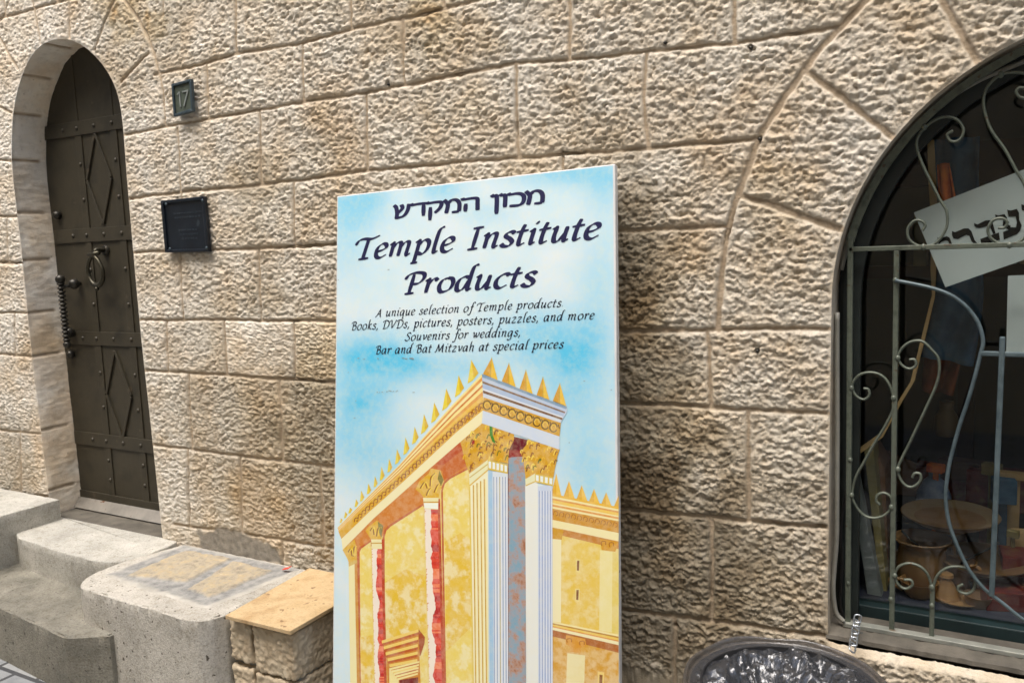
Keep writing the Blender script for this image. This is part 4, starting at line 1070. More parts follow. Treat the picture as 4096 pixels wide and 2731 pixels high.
ink([(112, 1000), (150, 985), (164, BOT), (120, BOT)], (248, 238, 178)); ink([(140, 990), (152, 984), (166, BOT), (152, BOT)], (214, 150, 60)); ink([(112, 1000), (150, 985), (151, 1000), (114, 1018)], (222, 186, 84))
cap([(84, 940), (140, 890), (152, 940), (150, 985), (114, 1002), (104, 972)], [[(110, 950), (122, 936), (128, 968)], [(134, 970), (138, 930), (144, 925)]])
# portal
ink([(270, 1366), (442, 1312), (472, 1350), (470, 1380), (446, 1440), (452, BOT), (296, BOT), (290, 1420)], (216, 140, 44))
for i in range(6):
    y = 1366+i*28; xl = 268+i*9; xr = 442-(i*1.5); h = 14
    ink([(xl, y), (xr, y-54+i*7), (xr, y-40+i*7), (xl+2, y+h)], (248, 214, 110)); ink([(xl+2, y+h), (xr, y-40+i*7), (xr, y-28+i*7), (xl+4, y+h+10)], (196, 96, 40))
ink([(442, 1312), (472, 1350), (470, 1378), (450, 1440), (446, 1420), (442, 1340)], (176, 82, 34))
for i in range(5):
    o_ = i*9; ink([(304+o_, 1496+i*12), (446-i*2, 1462+i*14), (446-i*2, 1470+i*14), (312+o_, 1504+i*12), (314+o_, BOT), (304+o_, BOT)], (250, 234, 160))
ink([(352, 1552), (440, 1538), (440, BOT), (352, BOT)], (130, 34, 30))
# corner pier, right face
ink([(680, 640), (770, 566), (772, BOT), (698, BOT)], (248, 244, 206))
for x in (700, 717, 734, 751): stroke4([(x, 640-(x-690)*.55), (x+11, BOT)], 6, (216, 172, 50)); stroke4([(x+7, 640-(x-690)*.55), (x+17, BOT)], 3, (250, 236, 150))
stroke4([(682, 640), (700, BOT)], 7, (236, 206, 90))
ink([(768, 566), (862, 580), (864, BOT), (776, BOT)], (222, 231, 238)); ink([(770, 566), (790, 570), (796, BOT), (777, BOT)], (170, 206, 232))
for x in (796, 810, 824, 838, 851): stroke4([(x, 596), (x+4, BOT)], 5, (158, 176, 206) if x != 824 else (190, 180, 140)); stroke4([(x+6, 596), (x+9, BOT)], 3.5, (238, 242, 246))
ink([(862, 400), (968, 425), (946, 520), (946, BOT), (864, BOT)], (110, 14, 30)); ink([(868, 470), (938, 470), (944, 520), (866, 520)], (150, 10, 26))
ink([(866, 505), (936, 500), (946, 560), (948, BOT), (866, BOT)], (150, 160, 170), 0, gmar)
ink([(944, 636), (990, 590), (1006, 640), (1006, BOT), (950, BOT)], (240, 242, 232)); ink([(1004, 640), (1072, 634), (1074, BOT), (1006, BOT)], (208, 220, 238))
for x in (1012, 1025, 1038, 1051, 1063): stroke4([(x, 662), (x+1, BOT)], 5, (160, 176, 212)); stroke4([(x+5, 662), (x+6, BOT)], 3, (240, 243, 247))
# necking with small panes
for (a, b2, c2, d2), n in ((((768, 514), (862, 538), (862, 582), (768, 562)), 5), (((990, 580), (1076, 598), (1074, 640), (990, 620)), 4)):
    ink([a, b2, c2, d2], (226, 196, 80))
    for i in range(n):
        t0, t1 = (i+.2)/n, (i+.82)/n; ink([lerp(lerp(a, b2, t0), lerp(d2, c2, t0), .15), lerp(lerp(a, b2, t1), lerp(d2, c2, t1), .15), lerp(lerp(a, b2, t1), lerp(d2, c2, t1), .82), lerp(lerp(a, b2, t0), lerp(d2, c2, t0), .82)], (240, 248, 244))
ink([(680, 582), (768, 514), (768, 564), (682, 640)], (240, 238, 190)); stroke4([(682, 600), (768, 536)], 5, (216, 190, 90)); stroke4([(682, 638), (768, 564)], 6, (228, 190, 70))
ink([(944, 604), (990, 580), (990, 622), (946, 640)], (238, 236, 190)); stroke4([(946, 638), (990, 618)], 5, (220, 186, 70))
# the two big capitals
rg = random.Random(9)
def bigcap(pts, box, n):
    ink(pts, (220, 166, 36), .2)
    x0_, y0_, x1_, y1_ = box; k = 0
    while k < n:
        x, y = rg.uniform(x0_, x1_), rg.uniform(y0_, y1_)
        ins = False
        for (ax, ay), (bx, by) in zip(pts, pts[1:]+pts[:1]):
            if (ay > y) != (by > y) and x < (bx-ax)*(y-ay)/(by-ay)+ax: ins = not ins
        if not ins: continue
        k += 1; s_ = rg.uniform(9, 15); a_ = rg.uniform(-.5, .5); col = rg.choice([(138, 78, 26), (160, 96, 30), (122, 120, 40), (244, 210, 70), (248, 222, 100), (236, 190, 50)])
        stroke4([(x-s_*.6, y+s_), (x-s_*.4+a_*5, y), (x+s_*.1, y-s_*.7), (x+s_*.6, y-s_*.1)], rg.uniform(4, 7), col, 3)
bigcap([(640, 432), (744, 344), (892, 386), (892, 420), (868, 470), (864, 535), (770, 514), (680, 582), (660, 520)], (640, 345, 892, 580), 60)
ink([(776, 356), (790, 352), (792, 400), (806, 440), (790, 432), (778, 400)], (70, 140, 50)); ink([(692, 430), (706, 420), (706, 440), (694, 446)], (168, 24, 30))
bigcap([(922, 480), (966, 424), (1108, 466), (1096, 500), (1084, 560), (1078, 598), (990, 580), (946, 606), (936, 520)], (922, 424, 1108, 600), 40)
# short right-hand entablature, in cool light
rc_t, rc_b = [(740, 112), (1142, 268)], [(748, 222), (1112, 342)]
ink([(740, 112), (1142, 268), (1140, 292), (1118, 330), (1112, 342), (748, 222)], (206, 218, 236))
for t0, t1, c in ((0, .14, (130, 160, 186)), (.14, .3, (190, 206, 228)), (.3, .4, (140, 112, 92)), (.4, .62, (176, 196, 224)), (.62, .7, (226, 232, 240)), (.7, .82, (128, 92, 66)), (.82, 1, (214, 224, 236))): band(rc_t, rc_b, t0, t1, c)
r_f = [(745, 284), (1106, 406)]; r_w = [(740, 344), (1106, 468)]
band(rc_b, r_f, 0, 1, (216, 164, 44)); band(r_f, r_w, 0, 1, (212, 224, 238))
for i in range(9):
    t = .05+i*.108; a = along(rc_b, t); d = along(r_f, t); m = lerp(a, d, .5); s_ = 21
    stroke4([(m[0]+s_*math.cos(q_)*.85, m[1]+s_*math.sin(q_)) for q_ in np.linspace(.6, 6.2, 9)], 6, (104, 74, 34), 3)
    stroke4([(m[0]+s_*.5*math.cos(q_), m[1]+s_*.55*math.sin(q_)) for q_ in np.linspace(2, 6.6, 7)], 4, (240, 204, 90), 3)
    stroke4([(m[0]+22, m[1]-14), (m[0]+28, m[1]+6)], 5, (96, 62, 30))
for a, l, r in (((787, 35), (745, 112), (815, 142)), ((868, 60), (834, 146), (900, 174)), ((948, 92), (918, 182), (980, 206)), ((1028, 125), (998, 212), (1058, 234)), ((1108, 155), (1074, 238), (1138, 264))):
    ink([l, a, r, lerp(l, r, .5)], (216, 160, 44)); ink([a, r, lerp(l, r, .55)], (240, 196, 60)); stroke4([a, lerp(l, r, .5)], 3, (196, 170, 60))
inkmesh("printed_building", pic, M['print'], sign); inkmesh("printed_column", marb, M['marble'], sign); inkmesh("printed_column", marb2, M['marble'], sign); inkmesh("printed_column", gmar, M['greymarble'], sign)

# ---- lettering: a broad-nib alphabet drawn as strokes
G = {
'a': (1.0, ".72,.9 .5,1 .22,.85 .1,.5 .15,.1 .33,0 .55,.2 .73,.75|.8,1 .78,.9 .75,.2 .82,.02 .98,.14"),
'c': (.78, ".75,.85 .62,1 .35,.93 .12,.6 .15,.18 .4,0 .75,.2"),
'd': (1.02, ".72,.9 .5,1 .22,.85 .1,.5 .15,.1 .33,0 .55,.2 .73,.75|1.1,1.82 .9,1.76 .8,1.45 .76,.5 .75,.2 .82,.02 .98,.14"),
'e': (.82, ".14,.46 .45,.54 .68,.72 .62,.95 .4,1 .16,.78 .1,.4 .2,.08 .45,0 .78,.2"),
'f': (.66, ".95,1.6 .8,1.78 .6,1.7 .5,1.3 .42,.3 .3,-.4 .12,-.62 -.12,-.5|.16,.92 .8,1.0"),
'g': (.98, ".72,.9 .5,1 .22,.85 .1,.5 .15,.1 .33,0 .55,.2 .73,.75|.8,1 .77,.8 .74,.0 .65,-.45 .4,-.64 .08,-.5"),
'h': (1.0, ".4,1.8 .27,1.7 .22,1.3 .2,0|.21,.55 .4,.9 .62,1 .74,.85 .7,.2 .78,.02 .94,.14"),
'i': (.48, ".03,.84 .18,1 .22,.88 .2,.2 .27,.02 .43,.14|.26,1.36 .42,1.55"),
'k': (.9, ".4,1.8 .27,1.7 .22,1.3 .2,0|.72,.9 .58,1 .4,.78 .22,.52|.32,.6 .5,.3 .66,.05 .88,.1"),
'l': (.5, ".56,1.82 .36,1.74 .25,1.4 .2,.3 .27,.02 .45,.14"),
'm': (1.52, ".03,.84 .18,1 .22,.86 .2,0|.21,.55 .4,.9 .58,1 .7,.86 .68,0|.69,.55 .88,.9 1.08,1 1.2,.85 1.17,.2 1.25,.02 1.42,.14"),
'n': (1.0, ".03,.84 .18,1 .22,.86 .2,0|.21,.55 .4,.9 .62,1 .74,.85 .7,.2 .78,.02 .94,.14"),
'o': (.96, ".52,1 .22,.85 .1,.45 .22,.06 .48,0 .78,.2 .88,.6 .76,.92 .5,1"),
'p': (.98, ".03,.84 .2,1 .24,.8 .2,-.3 .17,-.62|.0,-.62 .42,-.58|.22,.55 .42,.9 .66,1 .86,.78 .82,.3 .58,0 .24,.12"),
'q': (.96, ".72,.9 .5,1 .22,.85 .1,.5 .15,.1 .33,0 .55,.2 .73,.75|.8,1 .77,.8 .74,-.62|.6,-.62 .95,-.56"),
'r': (.74, ".03,.84 .18,1 .22,.86 .2,0|.21,.55 .4,.9 .58,1 .74,.86"),
's': (.74, ".68,.86 .5,1 .26,.92 .22,.7 .48,.5 .64,.26 .5,.02 .22,.02 .04,.2"),
't': (.6, ".34,1.42 .25,1.0 .2,.25 .29,.02 .54,.14|-.04,.92 .6,1.0"),
'u': (1.02, ".03,.86 .18,1 .22,.86 .19,.3 .28,.03 .5,.1 .75,.6|.79,1 .75,.2 .82,.02 .98,.14"),
'v': (.86, ".03,.88 .18,1 .26,.85 .38,.04|.38,.04 .68,.45 .8,.85 .7,1"),
'w': (1.28, ".03,.88 .18,1 .26,.85 .36,.04|.36,.04 .6,.5 .68,.96|.68,.96 .7,.5 .78,.04|.78,.04 1.08,.45 1.2,.85 1.1,1"),
'z': (.86, ".08,.9 .36,1 .76,.95|.76,.95 .08,.03|.08,.03 .4,.0 .82,.08"),
'T': (1.12, "-.18,1.08 -.02,1.4 .3,1.5 .8,1.46 1.28,1.66|.6,1.46 .55,.8 .5,.04|.22,.0 .86,.05"),
'I': (.84, ".48,1.5 .42,.03|.2,1.47 .8,1.53|.14,.0 .72,.04"),
'P': (1.08, ".38,1.42 .33,.04|.08,.0 .62,.05|-.1,1.08 .06,1.4 .5,1.55 .95,1.45 1.02,1.1 .78,.76 .4,.7"),
'A': (1.18, "-.12,.02 .12,.1 .45,.8 .76,1.5|.73,1.5 .9,.12 1.1,.02|.32,.48 .88,.54"),
'B': (1.12, ".36,1.42 .31,.04|-.08,1.16 .12,1.42 .52,1.53 .86,1.36 .78,.98 .4,.8|.4,.8 .86,.76 1.02,.42 .76,.05 .24,.0"),
'D': (1.36, ".4,1.42 .34,.04|-.02,1.16 .18,1.42 .7,1.5 1.18,1.22 1.26,.62 .96,.14 .4,.0 .16,.05"),
'V': (1.2, "-.12,1.2 .08,1.46 .26,1.42 .36,.9 .5,.04|.5,.04 .92,.85 1.18,1.54"),
'S': (1.04, "1.0,1.3 .8,1.52 .45,1.45 .35,1.1 .7,.75 .9,.4 .66,.04 .26,.02 .0,.26"),
'M': (1.6, "-.14,.05 .08,.1 .24,.7 .38,1.46|.38,1.46 .54,.8 .7,.1|.7,.1 1.26,1.5|1.26,1.5 1.28,.2 1.46,.03"),
',': (.38, ".14,.14 .2,.02 .06,-.3"), '.': (.38, ".1,.03 .2,.13"), ' ': (.56, "")}
HB = {
'S': (1.08, ".0,1.02 .14,.85 .2,.4 .16,-.04|.17,.03 .6,.16 .84,.55 .92,1.02|.46,1.02 .52,.72 .2,.36"),
'D': (.95, "-.02,1.02 .04,.9 .4,.93 .92,.92|.72,.92 .7,.0"),
'Q': (.98, "-.02,1.02 .04,.9 .5,.93 .8,.86 .74,.5 .42,.12|.17,.6 .13,-.38"),
'M': (1.06, "-.02,1.02 .1,.86 .2,.6 .1,.0|.2,.72 .42,.95 .7,.92 .86,.62 .84,.05|.84,.05 .42,.05"),
'H': (1.02, "-.02,1.02 .04,.9 .5,.93 .8,.86 .82,.5 .82,.0|.17,.58 .13,.0"),
'N': (.46, "-.02,1.02 .08,.9 .26,.85 .24,-.42"), 'V': (.46, "-.02,1.02 .08,.9 .26,.85 .24,.0"),
'K': (.92, "-.02,1.02 .06,.9 .5,.92 .78,.72 .78,.3 .55,.06 .02,.06"), ' ': (.6, "")}
TL_LAY = [.0012]
def write(text, p0, p1, h0, h1, glyphs, thick, thin, nib, slant, name, mat, track=.0):
    """text along the board from pixel p0 to pixel p1 (baseline ends); h0,h1 = x-height in px at the two ends"""
    adv = 0; items = []
    for ch in text: items.append((ch, adv)); adv += glyphs[ch][0]+track
    adv -= .1; b = MB(); first = True
    q0, q1 = Sg(*p0), Sg(*p1); ex = (q1-q0); ln = ex.length; ex.normalize(); ey = ex.cross(SN); ey = ey if ey.z > 0 else -ey
    s0 = (Sg(p0[0], p0[1]-h0)-q0).length; s1 = (Sg(p1[0], p1[1]-h1)-q1).length
    for ch, ax in items:
        if ch == ' ' and b.v: b.build(name, mat, sign); b = MB()
        for sidx, st in enumerate(s for s in glyphs[ch][1].split('|') if s):
            cp = [tuple(map(float, c.split(','))) for c in st.split()]
            P = crspline(cp, 7) if len(cp) > 2 else [np.array(cp[0])*(1-t)+np.array(cp[1])*t for t in np.linspace(0, 1, 4)]
            TL_LAY[0] += .000001; vs = []
            for i, p in enumerate(P):
                a = P[max(0, i-1)]; c = P[min(len(P)-1, i+1)]; t = c-a; t = t/(np.linalg.norm(t)+1e-9)
                ang = math.atan2(t[1], t[0]); w = thin+(thick-thin)*abs(math.sin(ang-nib)); nn = np.array([-t[1], t[0]])
                if i in (0, len(P)-1): w *= .72
                for sg_ in (1, -1):
                    q = p+nn*w/2*sg_; xx = (ax+q[0]+slant*q[1])/adv; s_ = s0+(s1-s0)*min(1, max(0, xx))
                    vs.append(q0+ex*(xx*ln)+ey*((q[1]*.84+.08)*s_)-SN*TL_LAY[0])
            b.add(vs, [(2*i, 2*i+1, 2*i+3, 2*i+2) for i in range(len(P)-1)])
    return b.build(name, mat, sign)
z3 = lambda x, y: (1300+x*.5357, 600+y*.5357)
u3 = .5357
write("SDQMH NVKM", z3(515, 525), z3(1640, 408), 118*u3, 122*u3, HB, .26, .15, .35, 0, "hebrew_lettering", M['ink'])
write("Temple Institute", z3(225, 830), z3(2040, 668), 118*u3, 130*u3, G, .28, .075, .62, .22, "title_lettering", M['ink'], .07)
write("Products", z3(585, 1086), z3(1560, 1024), 118*u3, 124*u3, G, .28, .075, .62, .22, "title_lettering", M['ink'], .08)
for tx, a, b2, h in (("A unique selection of Temple products.", (380, 1249), (1785, 1172), 49), ("Books, DVDs, pictures, posters, puzzles, and more", (195, 1349), (2010, 1265), 52), ("Souvenirs for weddings,", (595, 1427), (1462, 1391), 50), ("Bar and Bat Mitzvah at special prices", (375, 1527), (1780, 1481), 51)):
    write(tx, z3(*a), z3(*b2), h*u3*.92, h*u3*.95, G, .21, .08, .62, .24, "small_lettering", M['ink_thin'], .14)
# scuffs in the print
SC = mat_mottled('grey_scuff', lin(120, 130, 130), lin(160, 168, 168), 60, .6, bstr=0); rg = random.Random(4)
for x, y, l in [(1425, 1434, 30), (1505, 1434, 26), (1565, 1433, 90), (1505, 1567, 40), (1550, 1563, 60), (1640, 1566, 14), (1415, 1600, 10), (1412, 1668, 8), (2332, 1521, 4), (2270, 1770, 6), (2440, 1560, 5), (1345, 1120, 8), (1550, 1080, 4), (1390, 1490, 4)]:
    b = MB()
    for i in range(max(1, int(l/9))):
        xx = x+rg.uniform(0, l); yy = y+rg.uniform(-2.5, 2.5); w = rg.uniform(3, 9); 
        TL_LAY[0] += .000001; b.add([Sg(xx, yy, TL_LAY[0]), Sg(xx+w, yy-1.5, TL_LAY[0]), Sg(xx+w*1.3, yy+1, TL_LAY[0]), Sg(xx+w*.3, yy+2.2, TL_LAY[0])], [(0, 1, 2, 3)])
    b.build("scuff_mark", SC, sign)

# ------------------------------------------------------------------ window: frame, glass, grille
GY = .045
win = thing("shop_window", "dark glazed arched shop window behind an iron grille", "window", (CXW, .12, .585))
def arch_strip(r0, r1, y0, y1, zb, xl, xr, name, mat, parent):
    b = MB(); outer, inner = [], []
    for r, lst in ((r0, outer), (r1, inner)):
        lst.append((CXW-r, zb)); lst += [(CXW+r*math.cos(a), WZS+r*math.sin(a)) for a in np.linspace(math.pi, 0, 41)]; lst.append((CXW+r, zb))
    n = len(outer); vs = [(x, y, z) for (x, z) in outer for y in (y0, y1)]+[(x, y, z) for (x, z) in inner for y in (y0, y1)]
    fs = []
    for i in range(n-1):
        a, c = 2*i, 2*(i+1); d, e_ = 2*n+2*i, 2*n+2*(i+1)
        fs += [(a, c, e_, d), (a+1, d+1, e_+1, c+1), (a, a+1, c+1, c), (d, e_, e_+1, d+1)]
    b.add(vs, fs); return b.build(name, mat, parent)
arch_strip(.635, .572, .10, .15, .55, 0, 0, "outer_frame", M['frame_dark'], win)
arch_strip(.60, .560, .075, .0995, .575, 0, 0, "inner_frame", M['frame_dark'], win)
b = MB(); b.box((CXW, .127, .604), (2*.57, .05, .034)); b.build("bottom_rail", M['frame_teal'], win, bevel=.003)
b = MB(); gp = [(CXW-.575, .60)]+[(CXW+.575*math.cos(a), WZS+.575*math.sin(a)) for a in np.linspace(math.pi, 0, 41)]+[(CXW+.575, .60)]
b.prism([Vector((x, .128, z)) for x, z in gp], (0, .005, 0)); b.build("glass", M['glass'], win)

gr = thing("window_grille", "scrolled iron grille painted green grey across the arched shop window", "grille", (CXW, GY, .59))
z5 = lambda x, y: W(3200+.7651*x, 200+.7653*y, GY)
z6 = lambda x, y: W(3200+.8485*x, 1400+.849*y, GY)
GX = W(3397, 1700, GY).x; GZ = z5(265, 1042).z; GB = z6(300, 1290).z
XRT = 2*CXW-GX
b = MB()
b.bar((GX, GY, GB), (GX, GY, GZ+.03), .013, .013); b.bar((XRT, GY, GB), (XRT, GY, GZ+.03), .013, .013)
b.bar((GX-.004, GY, GZ), (XRT, GY, GZ), .012, .013)
b.build("upright", M['grille'], gr, bevel=.002)
b = MB(); arr = math.hypot(GX-CXW, GZ+.02-WZS)
a0 = math.atan2(GZ+.02-WZS, GX-CXW); arc = [Vector((CXW+arr*math.cos(a), GY, WZS+arr*math.sin(a))) for a in np.linspace(a0, math.pi-a0, 50)]
for p, q in zip(arc, arc[1:]): b.bar(p, q+(q-p)*.02, .018, .008)
b.build("arch_bar", M['grille'], gr)
b = MB(); X2 = W(3575, 1900, GY).x; b.bar((X2, GY, GB-.004), (X2, GY, GZ-.006), .012, .012); b.build('upright', M['grille'], gr, bevel=.002); b = MB(); b.bar((2*CXW-X2, GY, GB), (2*CXW-X2, GY, GZ-.006), .012, .012)
b.build('upright', M['grille'], gr, bevel=.002); b = MB(); X3 = z6(622, 1250).x; b.bar((X3, GY, GB-.004), (X3, GY, z6(625, 1105).z), .011, .011); b.build('upright', M['grille'], gr, bevel=.002); b = MB(); b.bar((2*CXW-X3, GY, GB-.004), (2*CXW-X3, GY, z6(625, 1105).z), .011, .011)
b.build("upright", M['grille'], gr, bevel=.002)
b = MB(); b.box((CXW, GY-.004, GB-.004), (XRT-GX+.02, .026, .012)); b.build("base_strip", M['grille_base'], gr, bevel=.002)
scr5 = [[(640, 945), (655, 915), (630, 892), (595, 895), (563, 935), (568, 985), (600, 1015), (645, 1027), (700, 1015), (745, 970), (770, 910), (765, 840), (730, 780), (690, 700), (650, 620), (615, 530), (612, 470), (645, 415), (700, 370), (760, 350), (820, 365), (853, 410), (848, 450), (820, 478), (785, 475), (770, 445), (800, 422)],
 [(1035, 930), (1068, 928), (1083, 900), (1055, 880), (1010, 890), (983, 935), (995, 980), (1040, 1010), (1095, 1018), (1150, 1000), (1195, 955), (1215, 880), (1180, 720), (1130, 630), (1070, 520), (1000, 420), (965, 320), (962, 240), (990, 180), (1050, 130), (1130, 118), (1200, 135), (1235, 180), (1228, 225), (1195, 252), (1150, 248), (1130, 222), (1145, 200), (1172, 200)]]
scr6 = [[(515, 45), (540, 45), (546, 72), (515, 88), (480, 70), (462, 35), (478, -5), (520, -38), (575, -42), (622, 0), (652, 40), (657, 100), (640, 170), (600, 260), (560, 345), (515, 440), (480, 510), (462, 560), (475, 610), (505, 640), (540, 640), (568, 612), (565, 582), (540, 580), (530, 600)],
 [(300, 180), (322, 185), (326, 213), (300, 232), (265, 215), (246, 175), (257, 140), (290, 112), (340, 105), (385, 120), (420, 160), (440, 220), (438, 280), (400, 360), (350, 440), (300, 530), (262, 600), (246, 680), (262, 730), (300, 775), (350, 790), (400, 775), (432, 738), (430, 695), (400, 672), (368, 680), (360, 708), (378, 728)],
 [(490, 1080), (522, 1082), (530, 1105), (500, 1122), (465, 1105), (448, 1060), (465, 1020), (510, 1003), (560, 1015), (600, 1052), (622, 1112)],
 [(770, 1102), (748, 1112), (748, 1132), (785, 1146), (815, 1130), (826, 1095), (818, 1058), (785, 1028), (740, 1018), (690, 1026), (648, 1060), (628, 1112)]]
for L_, fn in ((scr5, z5), (scr6, z6)):
    for s_ in L_:
        pts = [Vector(p) for p in crspline([tuple(fn(*c)) for c in s_], 6)]
        b = MB(); b.tube(pts, .0034, 8, flat=1.6, up=(0, 1, 0)); b.build("scroll", M['grille'], gr, smooth='all')
        c = pts[len(pts)//2].x
        if s_ is not scr5[1]:
            b = MB(); b.tube([Vector((2*CXW-p.x, p.y, p.z)) for p in pts], .0034, 8, flat=1.6, up=(0, 1, 0)); b.build("scroll", M['grille'], gr, smooth='all')
for fn, L_ in ((z5, [(645, 1030), (1095, 1020), (650, 405), (1050, 130), (500, 1203)]), (z6, [(461, 37), (462, 560), (442, 225), (432, 738), (243, 178), (244, 682), (447, 1060), (622, 1114), (237, 515), (228, 1095), (430, 1170), (622, 1200)])):
    for c in L_:
        p = fn(*c); b = MB(); b.ball(p+Vector((0, -.003, 0)), .0068, 8, (1, 1.0, 1.25)); b.build("weld", M['grille'], gr, smooth='all')
hv = [tuple(z5(*c)+Vector((0, -.012, 0))) for c in [(500, 1203), (600, 1222), (700, 1245), (800, 1285), (880, 1350), (935, 1430), (957, 1520)]]+[tuple(z6(*c)+Vector((0, -.012, 0))) for c in [(850, 20), (825, 120), (790, 240), (750, 360), (710, 510), (692, 620), (688, 700), (705, 810), (745, 920), (800, 1030), (860, 1105), (900, 1140), (960, 1185), (1060, 1262), (1180, 1300)]]
pts = [Vector(p) for p in crspline(hv, 6)]
b = MB(); b.tube(pts, .0045, 8, up=(0, 1, 0)); b.tube([Vector((2*CXW-p.x+.02, p.y, p.z)) for p in pts], .0045, 8, up=(0, 1, 0)); b.build("harp_bar", M['grille_blue'], gr, smooth='all')
zt = z6(850, 12).z; b = MB(); b.bar(z6(848, 12)+Vector((0, -.012, 0)), Vector((CXW+.2, GY-.012, zt-.002)), .012, .010)
xv = z6(932, 600).x; b.bar((xv+.002, GY-.014, z6(950, 25).z+.045), (xv-.006, GY-.014, z6(915, 1150).z), .012, .012)
b.build("harp_string", M['grille_blue'], gr, bevel=.003)
# cables down the left reveal
def cable(px, r, y, name, mat, label, sm=6):
    pts = [Vector(p) for p in crspline([tuple(W(*c, y)) for c in px], sm)]; b = MB(); b.tube(pts, r, 8); return tag(b.build(name, mat, smooth='all'), label, "cable")
cable([(3250+a*.4785, 1800+c*.4785) for a, c in [(205, -1150), (205, -700), (207, -200), (205, 200), (204, 500), (200, 760), (182, 980), (172, 1150), (182, 1280), (205, 1370), (262, 1430)]], .0062, .028, "cable", M['cable'], "pale grey cable running down beside the left upright of the window grille")
cable([(3365, 1080), (3395, 960), (3440, 850), (3520, 690), (3600, 570), (3720, 450), (3900, 330), (4100, 245)], .0058, .062, "cable", M['cable'], "pale grey cable curving under the arch of the shop window")
cable([(3250+a*.4785, 1800+c*.4785) for a, c in [(285, 330), (260, 480), (235, 680), (250, 900), (240, 1150), (235, 1300), (275, 1440)]], .004, .066, "cable", M['cable_black'], "thin black cable hanging behind the left edge of the window grille")
# ------------------------------------------------------------------ what stands in the window
b = MB(); X0, X1, Y0, Y1, Z0, Z1 = -.9, 1.5, .155, 1.9, .12, 2.6
v8 = [(X0, Y0, Z0), (X1, Y0, Z0), (X1, Y1, Z0), (X0, Y1, Z0), (X0, Y0, Z1), (X1, Y0, Z1), (X1, Y1, Z1), (X0, Y1, Z1)]
b.add(v8, [(0, 1, 2, 3), (4, 7, 6, 5), (2, 6, 7, 3), (0, 3, 7, 4), (1, 5, 6, 2)]); tag(b.build("shop_room", M['room']), kind='structure')
SH = .61
b = MB(); b.box((CXW, .52, SH-.02), (1.7, .7, .04)); b.box((CXW, .52, .35), (1.6, .6, .42)); tag(b.build("display_counter", M['room_dark']), "cloth covered display shelf inside the shop window", "shelf")
b = MB(); b.box((CXW+.1, 1.75, 1.42), (2.0, .12, .05)); b.box((CXW+.1, 1.75, 1.85), (2.0, .12, .16)); b.box((-.1, 1.75, 1.1), (.06, .1, 1.5)); tag(b.build("wall_shelf", M['darkwood']), "dark wooden shelf at the back of the shop", "shelf")
q5 = lambda x, y, Y: W(3200+.7651*x, 200+.7653*y, Y)
def card(name, cor, Y, mat, label, th=.002):
    root = thing(name, label, "notice", W(*cor[0], Y)); q = WL(cor, Y); b = MB(); b.prism(q, (0, th, 0)); b.build("sheet", mat, root); return root
PY = .139
nt_ = card("paper_notice", [(3200+.7651*x, 200+.7653*y) for x, y in [(595, 850), (1290, 578), (1420, 1010), (760, 1240)]], PY, M['paper'], "large tilted white paper notice with bold black Hebrew letters behind the glass")
zc = lambda L_: [W(3500+x*.5423, 250+min(y, 1350)*.5423, PY-.0012) for x, y in L_]
heb = [[(458, 1288), (475, 1298), (530, 1282), (550, 1292), (560, 1315), (572, 1380), (552, 1384), (540, 1318), (525, 1312), (492, 1322), (470, 1342), (466, 1320)],
 [(568, 1243), (590, 1252), (655, 1224), (690, 1224), (712, 1245), (735, 1310), (768, 1420), (745, 1424), (712, 1320), (695, 1278), (672, 1272), (612, 1303), (580, 1298), (568, 1275)],
 [(730, 1183), (755, 1195), (815, 1165), (848, 1163), (870, 1190), (890, 1262), (872, 1266), (850, 1218), (835, 1206), (770, 1222), (745, 1218), (732, 1205)],
 [(776, 1302), (914, 1254), (922, 1308), (786, 1352)],
 [(885, 1122), (912, 1128), (955, 1118), (974, 1146), (966, 1186), (1002, 1206), (996, 1216), (1040, 1216), (1046, 1180), (1038, 1136), (985, 1138), (974, 1086), (1000, 1092), (1046, 1080), (1062, 1108), (1064, 1160), (1082, 1200), (1072, 1240), (1048, 1266), (950, 1308), (944, 1250), (985, 1236), (940, 1200), (950, 1150), (905, 1154), (890, 1146)],
 [(1078, 1046), (1104, 1052), (1160, 1036), (1182, 1066), (1200, 1140), (1180, 1150), (1160, 1090), (1110, 1100), (1084, 1090)]]
b = MB()
for g_ in heb: 
    P3 = zc(g_); tr_ = mgeo.tessellate_polygon([[Vector((p.x, p.z, 0)) for p in P3]])
    for t in tr_: b.add([P3[i] for i in t], [(0, 1, 2)])
b.build("hebrew_lettering", M['blackink'], nt_)
card("paper_notice", [(3200+.7651*x, 200+.7653*y) for x, y in [(1087, 1180), (1420, 1165), (1420, 1575), (1078, 1582)]], .142, M['paper'], "plain white sheet behind the glass, lower right of the lettered notice")
rg = random.Random(21)
stock = ["tall thin book near the middle of the high shelf", "short dark book on the high shelf", "red spined book on the high shelf", "olive book on the high shelf", "grey book on the high shelf", "pale narrow box on the high shelf", "brown box at the end of the high shelf"]
xq = -.30
for i, lb in enumerate(stock):
    w, h = rg.uniform(.04, .09), rg.uniform(.14, .24); mt = [M['book_b'], M['room_dark'], M['redbox'], M['book_b'], M['book_a'], M['wood_pale'], M['book_c']][i]
    b = MB(); b.box((xq+w/2, 1.72, 1.445+h/2), (w, .14, h)); tag(b.build("book" if "book" in lb else "carton", mt, bevel=.003), lb, "book" if "book" in lb else "box"); xq += w+.012
